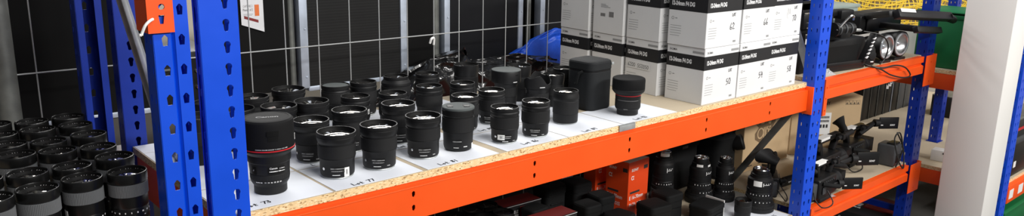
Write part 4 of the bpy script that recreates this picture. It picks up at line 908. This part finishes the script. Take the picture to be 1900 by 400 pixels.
t = thing('charger', 'dark grey battery charger block at the right end of the camcorder shelf', 'charger', (3.345, .012, -.5495), .05)
MB().box(-.045, .045, 0, .09, 0, .11, .01, seg=3).build('case', 'dark_grey', t); MB().box(-.03, .03, -.003, .002, .02, .06, .002).build('battery_plate', 'black', t); MB().box(-.035, .035, .01, .05, .108, .118, .003).build('cradle', 'black', t)
MB().box(.01, .03, -.005, -.002, .012, .018, .0006).build('print', 'white', t)
def plastic_bag(label, x, y, z, w_, d, h, seed, rz):
    t = MB(); n = 18; v = []; f = []
    for j in range(n+1):
        for i in range(n+1):
            u, s = i/n, j/n; e = max(0, 1-(2*u-1)**4)*max(0, 1-(2*s-1)**4)
            v.append(((u-.5)*w_, (s-.5)*d, .001+e*h*(.5+abs(noise.noise(Vector((u*4+seed, s*4, seed))))+.3*abs(noise.noise(Vector((u*9, s*9+seed, 0)))))))
    for j in range(n):
        for i in range(n): a = j*(n+1)+i; f.append((a, a+1, a+n+2, a+n+1))
    t.add(v, f); o = t.build('plastic_bag', 'clear'); o.location = (x, y, z); o.rotation_euler = (0, 0, rz); m = o.modifiers.new('th', 'SOLIDIFY'); m.thickness = .0006; return tag(o, label, 'plastic bag')
plastic_bag('clear plastic bag lying beside the blue frame on the camcorder shelf', 2.60, .035, -.5495, .16, .07, .02, 2.2, -.2)
plastic_bag('crumpled clear plastic bag on the studio gear shelf by the blue frame', 2.512, .034, .0005, .14, .05, .028, 5.2, -.1)

# ------------------------------------------------------------------ black studio gear on the right bay's top shelf
t = thing('field_monitor', 'black field monitor case with a slanted row of pale buttons', 'monitor', (2.57, .045, .0008), -.12)
MB().box(0, .30, .02, .20, .02, .135, .012, seg=3).box(.02, .28, .0, .2, 0, .03, .006).build('case', 'black', t)
s = MB().add([(.012, .014, .036), (.235, .014, .036), (.245, .022, .128), (.012, .022, .128)], [(0, 1, 2, 3)]).build('screen', 'inner', t)
MB().bar((.25, .002, .028), (.315, -.004, .150), .014, .03, 0, .003).bar((.0, .006, .03), (.26, .0, .03), .012, .02, 0, .003).build('bezel', 'black', t)
mb = MB()
for k in range(6): mb.box(-.010, .006, -.022, -.0125, 0, .004, .0008, T(.262+k*.0085, 0, .050+k*.016) @ RY(-.5))
mb.build('buttons', 'white', t)
MB().cyl((.05, .1, .135), (.05, .1, .15), .012).box(.02, .26, .06, .14, .135, .15, .004).build('top_plate', 'black', t)
t = thing('speaker_unit', 'rounded black shell unit right of the field monitor', 'speaker', (2.938, .058, .0008), -.4, None, .8)
MB().lathe([(0, 0), (.048, 0), (.055, .01), (.058, .05), (.052, .09), (.040, .115), (.02, .124), (0, .125)], 40).build('shell', 'black', t)
MB().lathe([(.026, 0), (.024, .006), (.010, .008), (0, .008)], 28, T(0, -.055, .06) @ RX(PI/2)).build('control_dial', 'rubber', t); MB().box(-.008, .012, -.0595, -.055, .02, .026, .001).build('print', 'white', t)
def par(label, x, y, rz):
    t = thing('studio_lamp', label, 'lamp', (x, y, .0008), rz, 'round reflector lamps')
    m = T(0, 0, .074) @ RX(PI/2)
    MB().lathe([(0, -.10), (.03, -.10), (.045, -.06), (.056, -.01), (.060, .0), (.060, .018), (.057, .020), (.054, .016)], 48, m).build('housing', 'black', t)
    MB().lathe([(.0555, .016), (.053, .010), (.040, -.004), (.024, -.014), (.010, -.018), (0, -.018)], 48, m).build('reflector', 'silver', t)
    MB().lathe([(.0545, .0185), (.0535, .0205), (.045, .0215), (.044, .0190)], 48, m).build('rim', 'lamp_glass', t)
    MB().lathe([(.014, -.016), (.013, .004), (.008, .009), (0, .010)], 20, m).build('bulb', 'lamp_glass', t)
    MB().box(-.045, .045, -.02, .07, 0, .012, .003).bar((-.062, .02, .006), (-.062, .02, .08), .006, .02).bar((.062, .02, .006), (.062, .02, .08), .006, .02).box(-.065, .065, .008, .032, .004, .010).build('yoke', 'black', t)
    return t
par('left one of two round chrome reflector lamps', 3.054, .03, -.12); par('right one of two round chrome reflector lamps', 3.208, .03, -.14)
t = thing('camera_rig', 'black camera rig box with white tape and long arms above the round lamps', 'camera rig', (3.02, .13, .0008), 0)
MB().box(.0, .44, .0, .13, .115, .205, .010, seg=3).box(.05, .40, -.008, .0, .13, .19, .005).build('rig_body', 'black', t)
MB().box(.10, .29, -.0, .04, .2055, .2065).box(.10, .29, -.0095, -.0083, .185, .19).build('tape', 'label', t, 'strip of white tape')
for x in (.05, .38): MB().box(x-.04, x+.04, .05, .13, 0, .01, .002).cyl((x, .09, .008), (x, .09, .118), .011).build('leg', 'black', t)
MB().bar((.10, .05, .19), (-.06, -.17, .238), .05, .03, 0, .004).bar((-.07, -.18, .236), (.48, -.205, .190), .04, .034, 0, .005).build('upper_arm', 'black', t)
MB().bar((-.05, -.192, .2535), (.09, -.198, .2418), .016, .002).build('arm_tape', 'label', t, 'white tape on the arm')
MB().cyl((.46, -.204, .190), (.525, -.207, .173), .022, .018).build('arm_knob', 'black', t); MB().cyl((.522, -.207, .174), (.538, -.2075, .171), .014, .011).build('knob_tip', 'chrome', t)
MB().bar((.20, .02, .15), (.18, -.175, .152), .03, .028, 0, .004).bar((.16, -.18, .151), (.42, -.19, .128), .03, .026, 0, .004).build('lower_arm', 'black', t)
MB().bar((-.0, -.004, .14), (-.20, -.02, .160), .008, .012).build('pale_rod', 'label', t, 'pale flat rod')
t = thing('rig_clamp', 'black clamp with bent silver rod right of the middle blue frame', 'clamp', (2.64, .03, .155), -.2)
MB().cyl((-.05, 0, .03), (.06, 0, .03), .024).cyl((-.06, .0, .03), (-.05, 0, .03), .03).cyl((.0, 0, -.004), (.0, 0, .02), .02).box(-.03, .03, -.02, .05, -.005, .03, .004).build('clamp_body', 'black', t)
for x in (-.035, 0, .035): MB().lathe([(.024, -.004), (.0265, -.004), (.0265, .004), (.024, .004)], 28, T(x, 0, .03) @ RY(PI/2)).build('clamp_ring', 'dark_grey', t)
MB().tube([(-.06, -.02, .03), (.01, -.022, .085), (.035, -.022, .082), (.033, -.022, .068)], .004).build('bent_rod', 'chrome', t)
t = thing('gear_case', 'tall stack-like black gear case with chrome trims behind the middle blue frame', 'case', (2.45, .10, .0008), 0); t.scale = (.46, 1, 1)
MB().box(0, .20, .0, .30, 0, .10, .008).box(.0, .22, -.01, .28, .11, .17, .008).box(-.01, .26, .0, .28, .185, .255, .01).box(0, .2, .02, .27, .255, .30, .01).box(.02, .18, .02, .26, .09, .30).build('case', 'black', t)
mb = MB(); mb.box(-.014, .262, -.004, .0, .252, .257); mb.box(-.002, .222, -.014, -.01, .166, .171); mb.build('chrome_trim', 'chrome', t); MB().box(.0, .07, -.0125, -.0105, .128, .150).build('label', 'label', t, 'pale label'); MB().lathe([(.016, 0), (.012, .02), (0, .022)], 20, T(.06, 0, .20) @ RX(PI/2)).build('knob', 'chrome', t)
MB().cyl((.03, -.02, .07), (.07, -.03, .075), .012, .02).build('lamp_tip', 'lamp_glass', t)
t = thing('tripod_head', 'flat black bars and plate stacked above the clamp', 'tripod head', (2.70, .12, .1525), -.15)
MB().box(-.05, .03, .0, .10, 0, .075, .008).box(-.12, .17, .02, .05, .068, .092, .004).box(.08, .17, .0, .06, .055, .095, .006).build('head_body', 'black', t); MB().bar((-.10, .03, .105), (-.02, .03, .165), .06, .02, 0, .003).build('tilt_plate', 'dark_grey', t); MB().box(-.10, -.03, .018, .03, .092, .110, .003).build('lever', 'chrome', t)
tag(MB().tube([(2.86, .03, .02), (2.87, .0, .008), (2.93, -.035, -.001), (3.03, -.042, .0), (3.14, -.042, -.02), (3.21, -.042, -.058), (3.2, -.042, -.072), (3.12, -.042, -.066), (3.0, -.042, -.04), (2.92, -.036, -.010), (2.88, -.02, .004), (2.87, .02, .006)], .0035).build('power_cable', 'cable'), 'thin black cable looping down over the grooved orange beam', 'cable')
tag(MB().tube([(2.84, .03, .16), (2.90, -.02, .145), (2.96, -.03, .10), (2.975, -.02, .04), (2.95, -.01, .008)], .003).build('signal_cable', 'cable'), 'black cable hanging down beside the rounded shell unit', 'cable')
t = thing('storage_tub', 'grey-green translucent tub behind the tripod head', 'tub', (3.10, .38, .0008))
MB().box(0, .42, 0, .16, 0, .20, .012, seg=3).build('tub_body', 'teal', t); MB().box(-.006, .426, -.006, .166, .195, .212, .004).build('lid', 'teal', t)

# ------------------------------------------------------------------ far rack goods
t = thing('storage_bin', 'large green plastic bin on the far rack beside the white column', 'bin', (3.66, -.215, -.0855))
MB().box(0, .34, 0, .345, 0, .262, .008).build('bin_body', 'green', t); MB().box(-.007, .347, -.007, .352, .250, .272, .004).box(-.01, .35, -.01, .355, .279, .285, .002).build('rim', 'green', t)
t = thing('white_carton', 'white carton behind the green bin, below the yellow net', 'carton', (3.88, .19, -.0855)); MB().box(0, .18, 0, .36, 0, .155, .002, seg=1).build('box', 'carton_white', t); MB().box(.0, .18, .17, .19, .155, .1556).build('tape', 'paper', t)
t = thing('pallet_stack', 'pale wrapped pallet stack behind the yellow net', 'pallet stack', (5.66, .25, FZ+.001))
MB().box(0, .8, 0, 1.9, .12, 1.55, .01).build('wrapped_load', 'wall', t); MB().box(0, .8, 0, 1.9, 0, .02).box(0, .8, 0, .12, .02, .12).box(0, .8, .9, 1.0, .02, .12).box(0, .8, 1.78, 1.9, .02, .12).build('pallet', 'cardboard', t)
mb = MB(); P_ = lambda u, s: Vector((5.645-.02*abs(math.sin(u*9+s*5))-.012*noise.noise(Vector((u*6, s*6, 1))), .3+u*1.75+.03*noise.noise(Vector((u*5, s*7, 3))), -.20+s*.66+.03*noise.noise(Vector((u*8, s*4, 7)))-.03*math.sin(u*14)))
for k in range(84): mb.tube([P_(k/83+.008*math.sin(j*.9+k), j/20) for j in range(21)], .0042, 5)
for k in range(33): mb.tube([P_(j/40, k/32+.012*math.sin(j*.8+k*1.7)) for j in range(41)], .0048, 5)
tag(mb.build('cargo_net', 'yellow'), 'yellow knotted cargo net hanging over the pale wrapped stack', 'net')
for k in range(7):
    t = thing('flight_case', ['black flight case at the left end of the upright row', 'second black case from the left in the upright row', 'third black case from the left in the upright row', 'black case with a pale emblem on its edge', 'thin black case right of the emblem case', 'grey-edged case near the right end of the upright row', 'dark grey case closing the upright row by the blue post'][k], 'case', (4.24+k*.105, .62, -.5865), 0, 'upright cases on the far shelf')
    MB().box(.002, .101, 0, .3, 0, .34, .004).build('case_body', 'black' if k < 5 else 'dark_grey', t); MB().box(-.0005, .004, -.003, .0, .0, .34).build('edge_profile', 'galv_dull' if k != 4 else 'alu', t)
    if k == 3:
        mb = MB()
        for a in range(7): mb.box(.008+a*.012, .016+a*.012, -.002, -.0005, .17-(a % 3)*.006+.004*a, .195+.003*a-(a % 2)*.01)
        mb.build('emblem', 'white', t)
t = thing('equipment_box', 'black box with pale top on the far shelf next to the white column', 'box', (4.80, .10, -.5865)); MB().box(0, .35, 0, .32, 0, .135, .003).build('box', 'black', t); MB().box(.0, .35, .0, .32, .135, .14, .001).build('lid', 'galv_dull', t)
t = thing('small_box', 'small white box at the edge of the far shelf by the white column', 'box', (3.74, -.13, -.5865), .1); MB().box(0, .07, 0, .13, 0, .058, .003).build('box', 'label', t); MB().lathe([(.004, 0), (.004, .001), (0, .001)], 12, T(-.0005, .07, .045) @ RY(-PI/2)).build('hole', 'ink', t)
mb = MB()
for k in range(7): mb.box(-.008, .008, -.006, .006, 0, .008, .001, T(3.86+k*.002, .03-k*.018, -.5865))
tag(mb.build('chain', 'darkprint'), 'row of small dark links lying behind the small white box', 'chain')
# boxes under the camcorder shelf
t = thing('equipment_box', 'dark grey topped box on the floor below the camcorder shelf', 'box', (2.75, .06, FZ+.001)); MB().box(0, .62, 0, .36, 0, .135, .004).build('box', 'black', t); MB().box(-.003, .623, -.003, .363, .135, .142, .002).build('lid', 'dark_grey', t)
t = thing('mixer_case', 'black case with two rows of white keys and faint lettering below the camcorder shelf', 'case', (3.39, .06, FZ+.001)); MB().box(0, .34, 0, .36, 0, .18, .004).build('case', 'carton_black', t); MB().box(.12, .335, .005, .16, .18, .19, .002).build('red_panel', 'darkred', t, 'dark red panel')
mb = MB()
for k in range(8): mb.box(.12, .16, .175+k*.022, .193+k*.022, .18, .186, .001)
for k in range(9): mb.box(.09, .10, .165+k*.021, .182+k*.021, .18, .183, .0006)
mb.build('keys', 'label', t)
mb = MB(); sm = T(-.0004, .36, 0) @ RZ(-PI/2) @ RX(PI/2)
mb.stroke([[(x, .55), (x+.15, .25), (x+.45, .25), (x+.6, .55)] for x in (.0, 1.9, 3.0)]+[[(1.0, .25), (1.25, .6), (1.5, .25)], [(1.1, .4), (1.4, .4)], [(2.5, .6), (2.7, .25), (2.9, .6)]], .05, sm @ T(.07, .115, .0003), .005); mb.build('lettering', 'label', t)

# ------------------------------------------------------------------ rack to the right of the column
mb = MB(); channel(mb, 4.12, 4.21, -.25, .05, FZ+.004, .95, lambda a, z: keyhole(a, z, .006, .02), .0476, .0175, (4.145, 4.185)); tag(mb.build('rack_post', 'blue'), 'blue post at the right picture edge behind the white column', 'rack post')
t = thing('shelf_beam', 'orange beam with white labels at the right picture edge', 'shelf beam'); MB().box(4.215, 5.6, -.255, -.215, -.875, -.775, .002).build('beam', 'orange', t)
for a, b in ((4.235, 4.30), (4.385, 4.46)): MB().box(a, b, -.2565, -.2552, -.852, -.80).build('label', 'label', t, 'white label')
board('shelf_board', 'chipboard board at the right picture edge with a black box', 4.215, 5.6, -.23, .0, -.774, -.755)
t = thing('tool_case', 'black box with white stickers on the shelf right of the column', 'box', (4.235, -.215, -.7545)); MB().box(0, .6, 0, .2, 0, .21, .004).build('box', 'black', t); MB().box(-.003, .603, -.003, .203, .19, .225, .004).build('lid', 'dark_grey', t); MB().box(.03, .09, -.0015, -.0003, .03, .07).box(.13, .17, -.0015, -.0003, .05, .085).build('label', 'label', t, 'white stickers')
t = thing('tool_case', 'grey-topped black case stacked above the stickered box by the right edge', 'box', (4.235, -.21, -.5285)); MB().box(0, .6, 0, .19, 0, .10, .004).build('box', 'carton_black', t); MB().box(.0, .6, -.002, .19, .10, .11, .002).build('lid', 'galv_dull', t); MB().box(.0, .6, -.003, -.0005, .04, .055).build('stripe', 'red', t, 'red stripe')
t = thing('shelf_beam', 'orange beam with a white label high at the right picture edge', 'shelf beam'); MB().box(4.215, 5.6, -.255, -.215, -.26, -.175, .002).build('beam', 'orange', t); MB().box(4.225, 4.28, -.2565, -.2552, -.25, -.21).build('label', 'label', t, 'white label')
t = thing('storage_bin', 'green bin below the orange beam at the right picture edge', 'bin', (4.225, -.25, FZ+.001)); MB().box(0, .6, 0, .3, 0, .11, .01).build('bin_body', 'green', t); MB().box(-.006, .606, -.006, .306, .10, .118, .003).build('rim', 'green', t)
